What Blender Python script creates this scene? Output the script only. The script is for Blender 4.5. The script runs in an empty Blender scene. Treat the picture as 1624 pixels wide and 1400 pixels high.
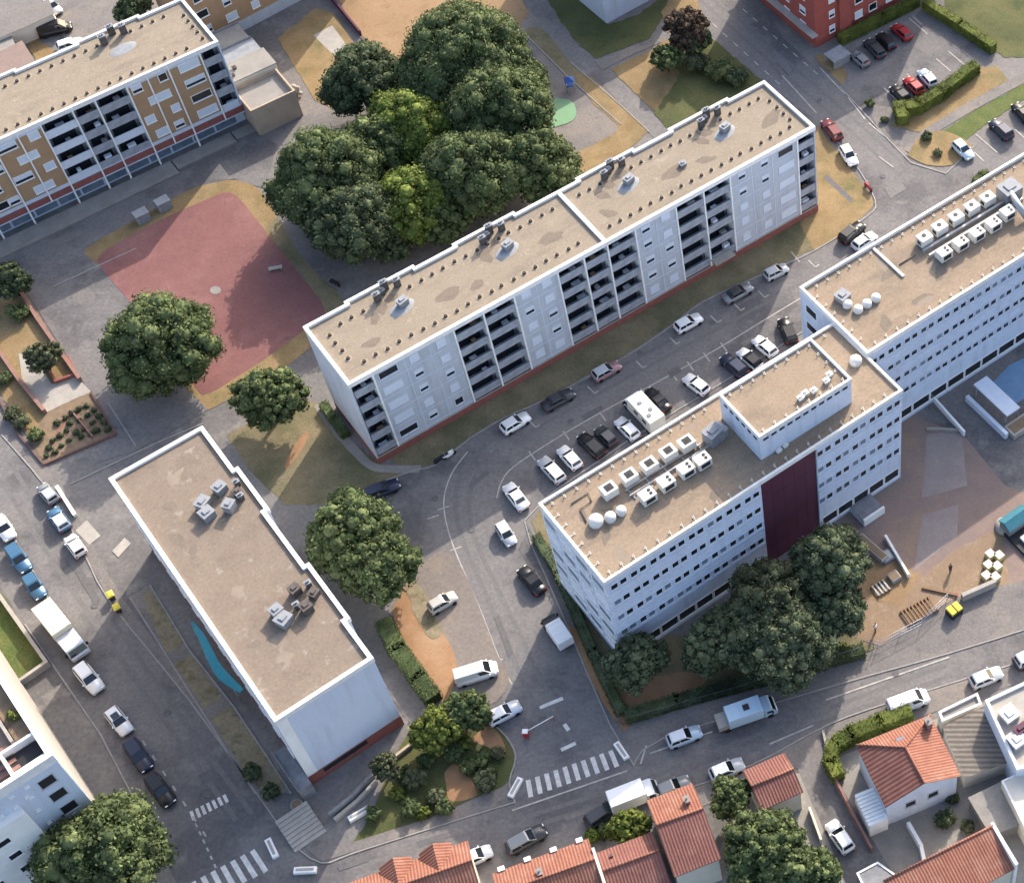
import bpy, bmesh, math, random
import numpy as np
from mathutils import Vector
R = math.radians
random.seed(7)
rng = np.random.default_rng(11)
scene = bpy.context.scene
COL = scene.collection

# ------------------------------------------------------------------ camera
CAM_H, TILT, FPX, CX, CY = 181.2346, R(37.80015), 2780.776, 1393.194, 595.605
cd = bpy.data.cameras.new('camera')
cam = bpy.data.objects.new('camera', cd); COL.objects.link(cam)
cam.location = (0, 0, CAM_H); cam.rotation_euler = (TILT, 0, 0)
cd.sensor_fit = 'HORIZONTAL'; cd.sensor_width = 36
cd.lens = 36*FPX/1624
cd.shift_x = (812-CX)/1624
cd.shift_y = (CY-700)/1624
cd.clip_start = 1; cd.clip_end = 3000
scene.camera = cam

# ------------------------------------------------------------------ light
SUN_AZ, SUN_EL = R(72.0), R(30.0)          # azimuth counter-clockwise from +x
w = bpy.data.worlds.new('World'); scene.world = w; w.use_nodes = True
nt = w.node_tree; bg = nt.nodes['Background']
sky = nt.nodes.new('ShaderNodeTexSky'); sky.sky_type = 'NISHITA'; sky.sun_disc = False
sky.sun_elevation = SUN_EL; sky.sun_rotation = R(90)-SUN_AZ
sky.air_density = 1.0; sky.dust_density = 3.5; sky.ozone_density = 1.0
nt.links.new(sky.outputs[0], bg.inputs[0]); bg.inputs[1].default_value = 0.15
sl = bpy.data.lights.new('sun', 'SUN'); sl.energy = 2.55; sl.angle = R(0.5); sl.color = (1, .915, .80)
so = bpy.data.objects.new('sun', sl); COL.objects.link(so)
sd = Vector((math.cos(SUN_EL)*math.cos(SUN_AZ), math.cos(SUN_EL)*math.sin(SUN_AZ), math.sin(SUN_EL)))
so.rotation_euler = sd.to_track_quat('Z', 'Y').to_euler(); so.location = (0, 0, 250)
vs = scene.view_settings
vs.view_transform = 'Standard'; vs.look = 'None'; vs.gamma = 1; vs.exposure = 1.5; vs.use_curve_mapping = False

# ------------------------------------------------------------------ helpers
def at(px, py, z=0.0):
    """place on the plan that lies under a survey point of the aerial view, at height z"""
    s, c = math.sin(TILT), math.cos(TILT)
    dx = (px-CX)/FPX; du = -(py-CY)/FPX
    d = Vector((dx, s+du*c, -c+du*s)); t = (z-CAM_H)/d.z
    return Vector((d.x*t, d.y*t, z))

def tag(o, label=None, cat=None, group=None, kind=None):
    if label: o['label'] = label
    if cat: o['category'] = cat
    if group: o['group'] = group
    if kind: o['kind'] = kind
    return o
def thing(name, label, cat, loc=(0, 0, 0), rz=0, group=None):
    o = bpy.data.objects.new(name, None); COL.objects.link(o)
    o.location = loc; o.rotation_euler = (0, 0, rz); o.empty_display_size = .5
    return tag(o, label, cat, group)
def part(name, me, parent=None, loc=(0, 0, 0), rz=0, label=None):
    o = bpy.data.objects.new(name, me); COL.objects.link(o)
    o.location = loc; o.rotation_euler = (0, 0, rz)
    if parent: o.parent = parent
    if label: o['label'] = label
    return o

class MB:
    def __init__(s): s.v = []; s.f = []; s.m = []; s.sm = []
    def add(s, vs, fs, mi=0, smooth=False):
        b = len(s.v); s.v += [tuple(v) for v in vs]
        for f in fs: s.f.append(tuple(i+b for i in f)); s.m.append(mi); s.sm.append(smooth)
        return s
    def box(s, x0, x1, y0, y1, z0, z1, mi=0):
        return s.add([(x0,y0,z0),(x1,y0,z0),(x1,y1,z0),(x0,y1,z0),(x0,y0,z1),(x1,y0,z1),(x1,y1,z1),(x0,y1,z1)],
              [(0,3,2,1),(4,5,6,7),(0,1,5,4),(1,2,6,5),(2,3,7,6),(3,0,4,7)], mi)
    def prism(s, pts, z0, z1, mi=0, side=None):
        n = len(pts); A = sum(pts[i][0]*pts[(i+1)%n][1]-pts[(i+1)%n][0]*pts[i][1] for i in range(n))
        if A < 0: pts = pts[::-1]
        vs = [(p[0],p[1],z0) for p in pts]+[(p[0],p[1],z1) for p in pts]
        s.add(vs, [tuple(range(n-1,-1,-1)), tuple(range(n,2*n))], mi)
        b = len(s.v)-2*n
        for i in range(n):
            j = (i+1)%n; s.f.append((b+i,b+j,b+n+j,b+n+i)); s.m.append(mi if side is None else side); s.sm.append(False)
        return s
    def cyl(s, x, y, z0, z1, r0, r1=None, n=12, mi=0, smooth=True):
        r1 = r0 if r1 is None else r1
        vs = [(x+r0*math.cos(2*math.pi*i/n), y+r0*math.sin(2*math.pi*i/n), z0) for i in range(n)]
        vs += [(x+r1*math.cos(2*math.pi*i/n), y+r1*math.sin(2*math.pi*i/n), z1) for i in range(n)]
        s.add(vs, [(i,(i+1)%n,n+(i+1)%n,n+i) for i in range(n)], mi, smooth)
        b = len(s.v)-2*n
        s.f += [tuple(b+i for i in range(n-1,-1,-1)), tuple(b+n+i for i in range(n))]; s.m += [mi,mi]; s.sm += [False,False]
        return s
    def tube(s, pts, r, n=6, mi=0):
        rs = r if isinstance(r, (list, tuple)) else [r]*len(pts)
        pts = [Vector(p) for p in pts]; vs = []
        for i, p in enumerate(pts):
            d = (pts[min(i+1,len(pts)-1)]-pts[max(i-1,0)]).normalized()
            a = d.orthogonal().normalized(); b = d.cross(a)
            vs += [p+(a*math.cos(2*math.pi*k/n)+b*math.sin(2*math.pi*k/n))*rs[i] for k in range(n)]
        fs = [(i*n+k, i*n+(k+1)%n, (i+1)*n+(k+1)%n, (i+1)*n+k) for i in range(len(pts)-1) for k in range(n)]
        fs += [tuple(range(n-1,-1,-1)), tuple((len(pts)-1)*n+k for k in range(n))]
        return s.add(vs, fs, mi, True)
    def loft(s, rings, mi=0, smooth=False, cap=True):
        n = len(rings[0]); vs = [p for r in rings for p in r]
        fs = [(i*n+k, i*n+(k+1)%n, (i+1)*n+(k+1)%n, (i+1)*n+k) for i in range(len(rings)-1) for k in range(n)]
        if cap: fs += [tuple(range(n-1,-1,-1)), tuple((len(rings)-1)*n+k for k in range(n))]
        return s.add(vs, fs, mi, smooth)
    def sphere(s, c, r, mi=0, seg=12, rg=8):
        rx, ry, rz = r if isinstance(r,(tuple,list)) else (r,r,r)
        vs = [(c[0],c[1],c[2]-rz)]
        for i in range(1,rg):
            a = -math.pi/2+math.pi*i/rg
            vs += [(c[0]+rx*math.cos(a)*math.cos(2*math.pi*k/seg), c[1]+ry*math.cos(a)*math.sin(2*math.pi*k/seg), c[2]+rz*math.sin(a)) for k in range(seg)]
        vs.append((c[0],c[1],c[2]+rz)); fs = []
        for k in range(seg): fs.append((0,1+(k+1)%seg,1+k))
        for i in range(rg-2):
            for k in range(seg): fs.append((1+i*seg+k,1+i*seg+(k+1)%seg,1+(i+1)*seg+(k+1)%seg,1+(i+1)*seg+k))
        t = len(vs)-1; b = 1+(rg-2)*seg
        for k in range(seg): fs.append((b+k,b+(k+1)%seg,t))
        return s.add(vs, fs, mi, True)
    def mesh(s, name, mats):
        me = bpy.data.meshes.new(name); me.from_pydata(s.v, [], s.f)
        for m in (mats if isinstance(mats,(list,tuple)) else [mats]): me.materials.append(m)
        me.polygons.foreach_set('material_index', s.m); me.polygons.foreach_set('use_smooth', s.sm)
        me.update(); return me
    def build(s, name, mats, parent=None, loc=(0,0,0), rz=0, label=None):
        return part(name, s.mesh(name, mats), parent, loc, rz, label)

# ------------------------------------------------------------------ materials
def mat(name, c1, c2=None, scale=.5, rough=.9, c3=None, scale3=.06, t3=(.5,.65), bump=0, fine=0, fs=8, metal=0, spec=.3, detail=6, st3=None, c4=None, scale4=1.2, t4=(.62,.68)):
    m = bpy.data.materials.new(name); m.use_nodes = True; n = m.node_tree.nodes; l = m.node_tree.links
    b = n['Principled BSDF']; b.inputs['Roughness'].default_value = rough; b.inputs['Metallic'].default_value = metal
    b.inputs['Specular IOR Level'].default_value = spec
    col = None
    def noise(sc, det=6, ro=.6, st=None):
        q = n.new('ShaderNodeTexNoise'); q.inputs['Scale'].default_value = sc; q.inputs['Detail'].default_value = det
        q.inputs['Roughness'].default_value = ro; 
        if st:
            mp = n.new('ShaderNodeMapping'); mp.inputs['Scale'].default_value = st; l.new(tc.outputs['Object'], mp.inputs['Vector']); l.new(mp.outputs[0], q.inputs['Vector'])
        else: l.new(tc.outputs['Object'], q.inputs['Vector'])
        return q.outputs[0]
    def mix(f, a, bb):
        q = n.new('ShaderNodeMix'); q.data_type = 'RGBA'; l.new(f, q.inputs[0])
        for i, x in ((6,a),(7,bb)):
            if hasattr(x,'links'): l.new(x, q.inputs[i])
            else: q.inputs[i].default_value = (*x, 1)
        return q.outputs[2]
    def ramp(f, a, bb):
        q = n.new('ShaderNodeMapRange'); l.new(f, q.inputs[0]); q.inputs[1].default_value = a; q.inputs[2].default_value = bb; return q.outputs[0]
    tc = n.new('ShaderNodeTexCoord')
    if c2 is None and c3 is None and not fine:
        b.inputs['Base Color'].default_value = (*c1, 1)
    else:
        col = c1
        if c2 is not None: col = mix(ramp(noise(scale, detail), .35, .65), col, c2)
        if c3 is not None: col = mix(ramp(noise(scale3, 5, .65, st3), *t3), col, c3)
        if c4 is not None: col = mix(ramp(noise(scale4, 4, .6), *t4), col, c4)
        if fine:
            f = ramp(noise(fs, 4, .7), .3, .7)
            q = n.new('ShaderNodeMix'); q.data_type = 'RGBA'; q.blend_type = 'MULTIPLY'; q.inputs[0].default_value = fine
            l.new(col, q.inputs[6]) if hasattr(col,'links') else setattr(q.inputs[6],'default_value',(*col,1))
            l.new(f, q.inputs[7]); col = q.outputs[2]
        l.new(col, b.inputs['Base Color'])
    if bump:
        bp = n.new('ShaderNodeBump'); bp.inputs['Strength'].default_value = bump; bp.inputs['Distance'].default_value = .05
        l.new(noise(fs, 4), bp.inputs['Height']); l.new(bp.outputs[0], b.inputs['Normal'])
    return m
def leafmat(name, a, bcol, c):
    m = bpy.data.materials.new(name); m.use_nodes = True; n = m.node_tree.nodes; l = m.node_tree.links
    b = n['Principled BSDF']; b.inputs['Roughness'].default_value = .75; b.inputs['Specular IOR Level'].default_value = .15
    g = n.new('ShaderNodeNewGeometry'); r = n.new('ShaderNodeValToRGB'); l.new(g.outputs['Random Per Island'], r.inputs[0])
    r.color_ramp.elements[0].color = (*a,1); r.color_ramp.elements[1].color = (*c,1)
    e = r.color_ramp.elements.new(.55); e.color = (*bcol,1)
    tc = n.new('ShaderNodeTexCoord'); q = n.new('ShaderNodeTexNoise'); q.inputs['Scale'].default_value = .45; q.inputs['Detail'].default_value = 3
    l.new(tc.outputs['Object'], q.inputs['Vector'])
    mr = n.new('ShaderNodeMapRange'); l.new(q.outputs[0], mr.inputs[0]); mr.inputs[1].default_value=.3; mr.inputs[2].default_value=.7; mr.inputs[3].default_value=.55; mr.inputs[4].default_value=1.35
    mm = n.new('ShaderNodeMix'); mm.data_type='RGBA'; mm.blend_type='MULTIPLY'; mm.inputs[0].default_value=1
    l.new(r.outputs[0], mm.inputs[6]); l.new(mr.outputs[0], mm.inputs[7]); l.new(mm.outputs[2], b.inputs['Base Color'])
    tr = n.new('ShaderNodeBsdfTranslucent'); l.new(mm.outputs[2], tr.inputs[0])
    ms = n.new('ShaderNodeMixShader'); ms.inputs[0].default_value = .25
    l.new(b.outputs[0], ms.inputs[1]); l.new(tr.outputs[0], ms.inputs[2]); l.new(ms.outputs[0], n['Material Output'].inputs[0])
    return m
def tilemat(name, c1, c2, c3, pitch=.35, axis='x', patch=.5):
    """roof tiles: fine ridges running down the slope, colour patches"""
    m = mat(name, c1, c2, scale=.8, rough=.9, c3=c3, scale3=.35, t3=(.5,.7), fine=.25, fs=5)
    n = m.node_tree.nodes; l = m.node_tree.links; b = n['Principled BSDF']
    tc = [q for q in n if q.type=='TEX_COORD'][0]
    wv = n.new('ShaderNodeTexWave'); wv.wave_type='BANDS'; wv.bands_direction = 'X' if axis=='x' else 'Y'
    wv.inputs['Scale'].default_value = .314/pitch; wv.inputs['Distortion'].default_value=.6; wv.inputs['Detail'].default_value=2
    l.new(tc.outputs['Object'], wv.inputs['Vector'])
    old = b.inputs['Base Color'].links[0].from_socket
    mr = n.new('ShaderNodeMapRange'); l.new(wv.outputs[1], mr.inputs[0]); mr.inputs[3].default_value=.6; mr.inputs[4].default_value=1.05
    q = n.new('ShaderNodeMix'); q.data_type='RGBA'; q.blend_type='MULTIPLY'; q.inputs[0].default_value=1
    l.new(old, q.inputs[6]); l.new(mr.outputs[0], q.inputs[7]); l.new(q.outputs[2], b.inputs['Base Color'])
    bp = n.new('ShaderNodeBump'); bp.inputs['Distance'].default_value=.06; bp.inputs['Strength'].default_value=.6
    l.new(wv.outputs[1], bp.inputs['Height']); l.new(bp.outputs[0], b.inputs['Normal'])
    return m

M = {}
M['asphalt'] = mat('asphalt', (.172,.161,.160), (.192,.179,.173), .35, .92, (.12,.113,.115), .09, (.48,.6), fine=.35, fs=2.2, c4=(.205,.19,.18), scale4=.33, t4=(.56,.72))
M['paving'] = mat('paving', (.185,.172,.165), (.21,.193,.18), .3, .92, (.14,.13,.128), .07, (.48,.6), fine=.35, fs=2, c4=(.235,.215,.195), scale4=.3, t4=(.56,.7))
M['asphalt_dark'] = mat('asphalt_dark', (.118,.112,.115), (.135,.128,.13), .6, .92, fine=.3, fs=2.5)
M['asphalt_light'] = mat('asphalt_light', (.185,.172,.165), (.165,.155,.15), .6, .92, fine=.3, fs=2.5)
M['tyremark'] = mat('tyre_mark', (.146,.138,.138), (.165,.155,.153), .8, .92, fine=.3, fs=2.5)
M['footway'] = mat('footway', (.20,.18,.168), (.175,.16,.152), .5, .92, (.235,.205,.18), .12, (.5,.6), fine=.35, fs=3, c4=(.14,.128,.122), scale4=.5, t4=(.6,.7))
M['concrete'] = mat('concrete', (.27,.25,.225), (.22,.205,.185), .6, .9, fine=.2, fs=4)
M['pale_concrete'] = mat('pale_concrete', (.37,.34,.30), (.31,.285,.255), .8, .9, fine=.15, fs=4)
M['kerb'] = mat('kerb', (.30,.28,.26), (.23,.215,.2), 1.2, .9)
M['dry'] = mat('dry_grass', (.29,.205,.105), (.235,.16,.075), .35, .95, (.14,.125,.055), .18, (.52,.72), bump=.5, fine=.35, fs=3.5)
M['mixed'] = mat('mixed_grass', (.19,.16,.095), (.245,.195,.115), .4, .95, (.125,.12,.062), .16, (.42,.62), bump=.6, fine=.4, fs=3.5)
M['lawn'] = mat('lawn', (.085,.10,.035), (.14,.125,.05), .4, .95, (.06,.075,.025), .2, (.45,.65), bump=.6, fine=.4, fs=3.5)
M['green'] = mat('green_grass', (.075,.115,.03), (.13,.14,.045), .5, .95, fine=.4, fs=4, bump=.6)
M['field'] = mat('field', (.27,.175,.095), (.31,.205,.115), .25, .95, (.225,.145,.075), .5, (.5,.7), fine=.25, fs=3)
M['dirt'] = mat('dirt', (.32,.185,.10), (.275,.155,.08), .5, .95, (.34,.22,.135), .2, (.5,.7), fine=.25, fs=4)
M['yard'] = mat('yard', (.25,.18,.15), (.205,.155,.14), .25, .95, (.29,.20,.145), .12, (.5,.68), fine=.2, fs=3)
M['court'] = mat('red_court', (.21,.094,.088), (.185,.082,.078), .3, .9, (.25,.122,.112), .12, (.5,.7), fine=.25, fs=2.5, c4=(.165,.078,.076), scale4=.5, t4=(.6,.72))
M['courtgrey'] = mat('grey_court', (.24,.198,.185), (.275,.23,.215), .5, .9, fine=.2, fs=3)
M['greenrubber'] = mat('green_rubber', (.17,.30,.175), (.155,.27,.155), 1, .9)
M['bluerubber'] = mat('blue_rubber', (.13,.22,.34), (.16,.26,.38), .8, .9)
M['line'] = mat('white_line', (.62,.6,.56), (.45,.43,.41), 1.6, .8)
M['lineworn'] = mat('worn_line', (.42,.39,.34), (.28,.26,.24), 1.2, .85)
M['gravel'] = mat('roof_gravel', (.285,.234,.176), (.258,.212,.158), .45, .95, (.20,.165,.128), .35, (.5,.72), fine=.3, fs=3.5, st3=(.25,1,1), c4=(.33,.275,.21), scale4=.7, t4=(.6,.75))
M['gravel2'] = mat('roof_gravel_plain', (.235,.185,.143), (.21,.165,.127), .5, .95, (.18,.14,.11), .2, (.52,.7), fine=.3, fs=3, c4=(.30,.255,.212), scale4=.6, t4=(.6,.7))
M['gravel3'] = mat('roof_gravel_tan', (.30,.228,.163), (.27,.203,.143), .35, .95, (.205,.16,.122), .3, (.5,.68), fine=.3, fs=3, st3=(.3,1,1), c4=(.31,.235,.165), scale4=.6, t4=(.6,.75))
M['white'] = mat('white_paint', (.78,.77,.75), (.70,.69,.67), .7, .7)
M['coping'] = mat('coping', (.72,.71,.70), (.62,.61,.6), 1.5, .6)
M['wallgrey'] = mat('panel_wall', (.47,.495,.53), (.43,.45,.485), .6, .85, (.37,.385,.41), .9, (.5,.7), st3=(1,1,.12), fine=.12, fs=3)
M['wallwhite'] = mat('white_wall', (.55,.605,.70), (.53,.585,.68), .4, .8, (.47,.51,.58), .8, (.5,.72), st3=(1,1,.1), fine=.1, fs=3)
M['officewall'] = mat('office_wall', (.57,.63,.75), (.52,.58,.70), .5, .7, (.45,.49,.58), .9, (.5,.7), st3=(1,1,.12), fine=.12, fs=3)
M['ledge'] = mat('ledge', (.60,.64,.72), (.54,.58,.66), 1, .7)
M['ochre'] = mat('ochre_panel', (.40,.255,.145), (.36,.225,.125), .8, .85, fine=.15, fs=6)
M['brick'] = mat('red_brick', (.30,.105,.085), (.24,.085,.075), 1.5, .9, fine=.3, fs=9)
M['brickwall'] = mat('brick_wall', (.36,.09,.07), (.30,.075,.06), 1.2, .9, fine=.25, fs=8)
M['pinkbrick'] = mat('pink_brick', (.30,.165,.135), (.25,.135,.11), 1.5, .9, fine=.2, fs=8)
M['maroon'] = mat('maroon_panel', (.088,.026,.05), (.074,.022,.042), .5, .5)
M['beigewall'] = mat('beige_wall', (.42,.33,.25), (.36,.28,.21), .6, .9)
M['creamwall'] = mat('cream_wall', (.60,.55,.46), (.53,.48,.40), .7, .85)
M['dark'] = mat('dark', (.02,.02,.023), rough=.6)
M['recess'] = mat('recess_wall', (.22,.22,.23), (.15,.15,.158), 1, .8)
M['balu'] = mat('balustrade', (.34,.36,.395), (.24,.255,.285), .9, .6)
M['glass'] = mat('window_glass', (.015,.018,.022), rough=.12, spec=.6)
M['paleglass'] = mat('pale_glass', (.10,.14,.19), (.17,.21,.26), 1.2, .3, spec=.5)
M['shutter'] = mat('shutter', (.58,.62,.68), (.52,.56,.62), 2, .7)
M['metal'] = mat('grey_metal', (.36,.37,.38), (.28,.29,.3), 1.5, .5, metal=.3)
M['acwhite'] = mat('unit_white', (.62,.61,.585), (.54,.53,.505), 2, .6)
M['anchor'] = mat('anchor_grey', (.50,.46,.40), (.42,.385,.335), 3, .8)
M['black'] = mat('black_rubber', (.018,.018,.019), rough=.8)
M['chimney'] = mat('chimney_render', (.12,.10,.09), (.07,.06,.055), 2, .9)
M['greybox'] = mat('grey_hatch', (.25,.26,.275), (.19,.20,.215), 1.5, .7)
M['teal'] = mat('teal_canopy', (.01,.19,.26), (.014,.22,.30), 1.5, .5)
M['yellow'] = mat('yellow_plastic', (.62,.52,.06), (.55,.45,.06), 3, .6)
M['paleyellow'] = mat('pale_yellow', (.55,.50,.24), (.48,.43,.2), 2, .7)
M['wood'] = mat('wood', (.24,.15,.085), (.18,.11,.065), 3, .85)
M['red'] = mat('red_paint', (.45,.03,.03), rough=.5)
M['blue'] = mat('blue_paint', (.04,.10,.32), rough=.5)
M['bark'] = mat('bark', (.10,.075,.055), (.07,.052,.04), 4, .95)
M['soil'] = mat('soil', (.17,.12,.08), (.21,.15,.095), 1, .95, (.11,.085,.065), .8, (.5,.7))
M['skin'] = mat('skin', (.42,.24,.16), rough=.6)
M['cloth'] = mat('dark_cloth', (.06,.04,.06), rough=.9)
M['fence'] = mat('fence_metal', (.10,.115,.105), rough=.7)
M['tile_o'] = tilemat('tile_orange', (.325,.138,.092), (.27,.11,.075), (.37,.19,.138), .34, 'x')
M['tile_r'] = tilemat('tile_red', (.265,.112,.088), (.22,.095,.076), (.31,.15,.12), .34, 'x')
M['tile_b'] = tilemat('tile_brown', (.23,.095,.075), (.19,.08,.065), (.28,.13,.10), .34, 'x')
M['tile_oy'] = tilemat('tile_orange_cross', (.325,.138,.092), (.27,.11,.075), (.37,.19,.138), .34, 'y')
M['corrugated'] = tilemat('corrugated', (.20,.175,.15), (.165,.145,.125), (.24,.21,.175), .6, 'y')
M['verge'] = mat('verge_grass', (.27,.225,.15), (.22,.18,.115), .6, .95, (.13,.115,.06), .5, (.5,.66), bump=.5, fine=.35, fs=3)
M['sand'] = mat('sandy_earth', (.285,.20,.13), (.245,.17,.11), .5, .95, (.33,.24,.165), .25, (.5,.65), fine=.3, fs=4)
M['leaf_pine'] = leafmat('leaf_pine', (.065,.085,.05), (.10,.125,.068), (.17,.19,.105))
M['teal2'] = mat('teal_roof', (.03,.14,.18), (.05,.17,.21), 1.5, .6)
M['stain'] = mat('roof_stain', (.205,.165,.128), (.18,.145,.113), .9, .95, fine=.3, fs=3)
M['lot'] = mat('worn_lot', (.20,.172,.152), (.18,.155,.14), .5, .92, (.225,.185,.15), .2, (.5,.62), fine=.3, fs=2.5)
M['leaf_mid'] = leafmat('leaf_mid', (.058,.082,.034), (.095,.125,.050), (.17,.20,.085))
M['leaf_dark'] = leafmat('leaf_dark', (.045,.064,.034), (.075,.098,.048), (.13,.155,.078))
M['leaf_yel'] = leafmat('leaf_yellow', (.075,.112,.024), (.125,.168,.036), (.22,.26,.06))
M['leaf_olive'] = leafmat('leaf_olive', (.065,.075,.042), (.105,.118,.062), (.17,.18,.095))
M['leaf_hedge'] = leafmat('leaf_hedge', (.075,.105,.022), (.125,.15,.034), (.22,.24,.055))
M['leaf_brown'] = leafmat('leaf_brown', (.05,.035,.025), (.09,.06,.045), (.14,.10,.07))
# ------------------------------------------------------------------ ground and paving (setting)
SHEETN = 0
ROUGH = ('dry_grass','mixed_grass','lawn','green_grass','field','dirt','soil','verge_grass','sandy_earth')
def sheet(name, m, pts, level, z=None, px=True):
    """flat sheet on the ground; level sets the few millimetres it lies above what is below"""
    z = .004+.012*level if z is None else z
    global SHEETN
    SHEETN += 1; z += SHEETN*.00035
    q = [at(x, y) for x, y in pts] if px else [Vector((x, y, 0)) for x, y in pts]
    q = [p for i, p in enumerate(q) if (p-q[i-1]).length > .02]
    if m.name in ROUGH:                                  # grass and earth have ragged edges
        e = []
        for i, p in enumerate(q):
            d = q[(i+1) % len(q)]-p; k = max(1, int(d.length/.7)); n = Vector((-d.y, d.x, 0))/max(d.length, .01)
            e += [p+d*(j/k)+(n*rng.normal()*.09 if j else Vector()) for j in range(k)]
        q = e
    bm = bmesh.new(); vs = [bm.verts.new((p.x, p.y, z)) for p in q]
    f = bm.faces.new(vs); bm.normal_update()
    if f.normal.z < 0: f.normal_flip()
    bmesh.ops.triangulate(bm, faces=[f])
    me = bpy.data.meshes.new(name); bm.to_mesh(me); bm.free(); me.materials.append(m)
    return tag(part(name, me), kind='structure')
def strips(name, m, lines, width, level, z=None, h=0, kind='structure'):
    """painted lines or kerbs along poly-lines, one object"""
    mb = MB(); z = .004+.012*level if z is None else z
    for ln in lines:
        wd = width
        if isinstance(ln, dict): wd = ln['w']; ln = ln['p']
        p = [at(x, y) for x, y in ln]
        for i in range(len(p)-1):
            a, b = p[i], p[i+1]; d = (b-a); L = d.length
            if L < 1e-4: continue
            d /= L; n = Vector((-d.y, d.x, 0))*wd/2
            e = d*wd*.25 if len(p) > 2 and h else d*0
            q = [a-n-e, b-n+e, b+n+e, a+n-e]
            dz = .0008*(i % 2)
            if h: mb.prism([(v.x, v.y) for v in q], 0, h+dz*4)
            else: mb.add([(v.x, v.y, z+dz) for v in q], [(0,1,2,3)])
    return tag(mb.build(name, m), kind=kind)
def smooth(pts, n=6):
    out = []; P = [pts[0]]+list(pts)+[pts[-1]]
    for i in range(1, len(P)-2):
        for k in range(n):
            t = k/n; a, b, c, d = P[i-1], P[i], P[i+1], P[i+2]
            out.append(tuple(.5*(2*b[j]+(c[j]-a[j])*t+(2*a[j]-5*b[j]+4*c[j]-d[j])*t*t+(-a[j]+3*b[j]-3*c[j]+d[j])*t**3) for j in (0,1)))
    return out+[pts[-1]]

g = MB(); g.add([(-700,-350,0),(700,-350,0),(700,1200,0),(-700,1200,0)], [(0,1,2,3)])
tag(g.build('ground', M['paving']), kind='structure')

# roads
sheet('road', M['asphalt'], [(-90,560),(3,690),(75,775),(130,870),(175,955),(300,1110),(430,1290),(462,1335),(510,1368),(562,1352),(700,1308),(817,1272),
  (808,1240),(818,1200),(803,1168),(772,1140),(769,1122),(724,1087),(715,1051),(700,1018),(655,961),(640,940),(660,898),(620,830),(570,795),(585,772),(655,748),(692,738),(745,697),
  (800,664),(857,639),(914,609),(992,567),(1064,519),(1115,480),(1220,432),(1292,399),(1372,347),(1388,318),(1350,250),(1302,197),(1222,137),(1130,58),(1085,-25),
  (1190,-25),(1243,62),(1300,112),(1332,138),(1400,212),(1445,258),(1500,275),(1545,232),(1680,130),(1680,215),(1500,318),(1400,388),(1332,424),(1272,466),(1272,528),
  (1140,612),(1000,697),(870,787),(832,826),(842,862),(866,915),(903,1000),(928,1060),(968,1150),(1005,1213),(1052,1170),(1310,1090),(1505,1035),(1680,980),
  (1680,1030),(1420,1110),(1310,1150),(1190,1213),(1030,1270),(900,1315),(745,1365),(560,1440),(300,1440),(225,1290),(160,1165),(105,1085),(40,990),(-90,800)], 1)
sheet('parking_lot', M['asphalt'], [(1310,112),(1350,82),(1460,14),(1482,22),(1578,96),(1545,106),(1425,168),(1380,185),(1335,138)], 2)
# paths
sheet('path', M['paving'], [(800,-30),(845,-30),(905,55),(952,118),(1012,168),(1062,205),(1040,222),(1005,190),(948,125),(915,100),(870,50)], 3)
sheet('path', M['footway'], [(943,98),(1000,74),(1055,58),(1068,48),(1072,58),(1010,84),(955,112)], 5)
sheet('path', M['footway'], [(1432,238),(1462,208),(1540,160),(1680,85),(1680,102),(1545,175),(1470,220),(1450,246)], 5)
sheet('path', M['concrete'], smooth([(505,640),(530,672),(560,700),(592,733),(625,738),(668,738)])+smooth([(665,750),(620,750),(585,744),(550,712),(522,680),(498,645)]), 5)
sheet('path', M['footway'], [(880,-40),(816,40),(816,170),(800,240),(930,260),(1000,215),(985,196),(950,160),(905,110),(860,60),(858,45)], 1)
# grass and earth
sheet('lawn', M['mixed'], [(598,722),(655,744),(692,735),(745,693),(800,660),(857,635),(914,605),(992,563),(1064,515),(1115,476),(1220,428),(1292,395),(1305,335),(1200,380),(1000,500),(800,610)], 2)
sheet('dry_lawn', M['dry'], smooth([(1298,200),(1318,228),(1352,272),(1384,318),(1372,340),(1330,375),(1292,397)])+[(1275,370),(1250,300)], 3)
sheet('lawn', M['mixed'], [(360,690),(470,630),(515,645),(560,700),(600,735),(655,746),(590,768),(570,792),(520,800),(450,800),(395,745)], 2)
sheet('dirt_strip', M['dirt'], smooth([(484,685),(490,690),(478,715),(458,742),(452,738),(466,708),(484,685)]), 4)
sheet('grass_verge', M['dry'], smooth([(128,418),(140,392),(230,340),(310,298),(372,286),(410,300),(440,345),(470,395),(500,430),(548,480),(540,505),(500,545),(440,590),(330,650),(300,640),(235,562),(168,482),(128,418)])[:-1], 3)
sheet('grass_verge', M['mixed'], smooth([(440,345),(470,395),(500,430),(548,480),(540,505),(520,512),(490,460),(440,392),(425,360)]), 4)
sheet('playground', M['court'], smooth([(158,408),(175,393),(250,352),(330,316),(360,306),(382,318),(420,366),(470,428),(516,494),(478,527),(430,562),(385,592),(330,624),(308,612),(232,510),(160,425),(158,408)],4), 5)
sheet('dry_lawn', M['dry'], [(440,62),(500,14),(530,22),(556,62),(590,100),(530,175),(500,160),(470,110)], 3)
sheet('paved_pad', M['pale_concrete'], [(497,57),(527,41),(552,75),(532,92),(523,82)], 4)
sheet('field', M['field'], [(520,-40),(800,-40),(840,20),(800,80),(640,110),(572,56),(555,38)], 3)
sheet('dry_lawn', M['mixed'], smooth([(828,50),(845,44),(866,52),(905,100),(938,128)])+smooth([(938,152),(900,122),(862,86),(828,50)]), 4)
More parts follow.
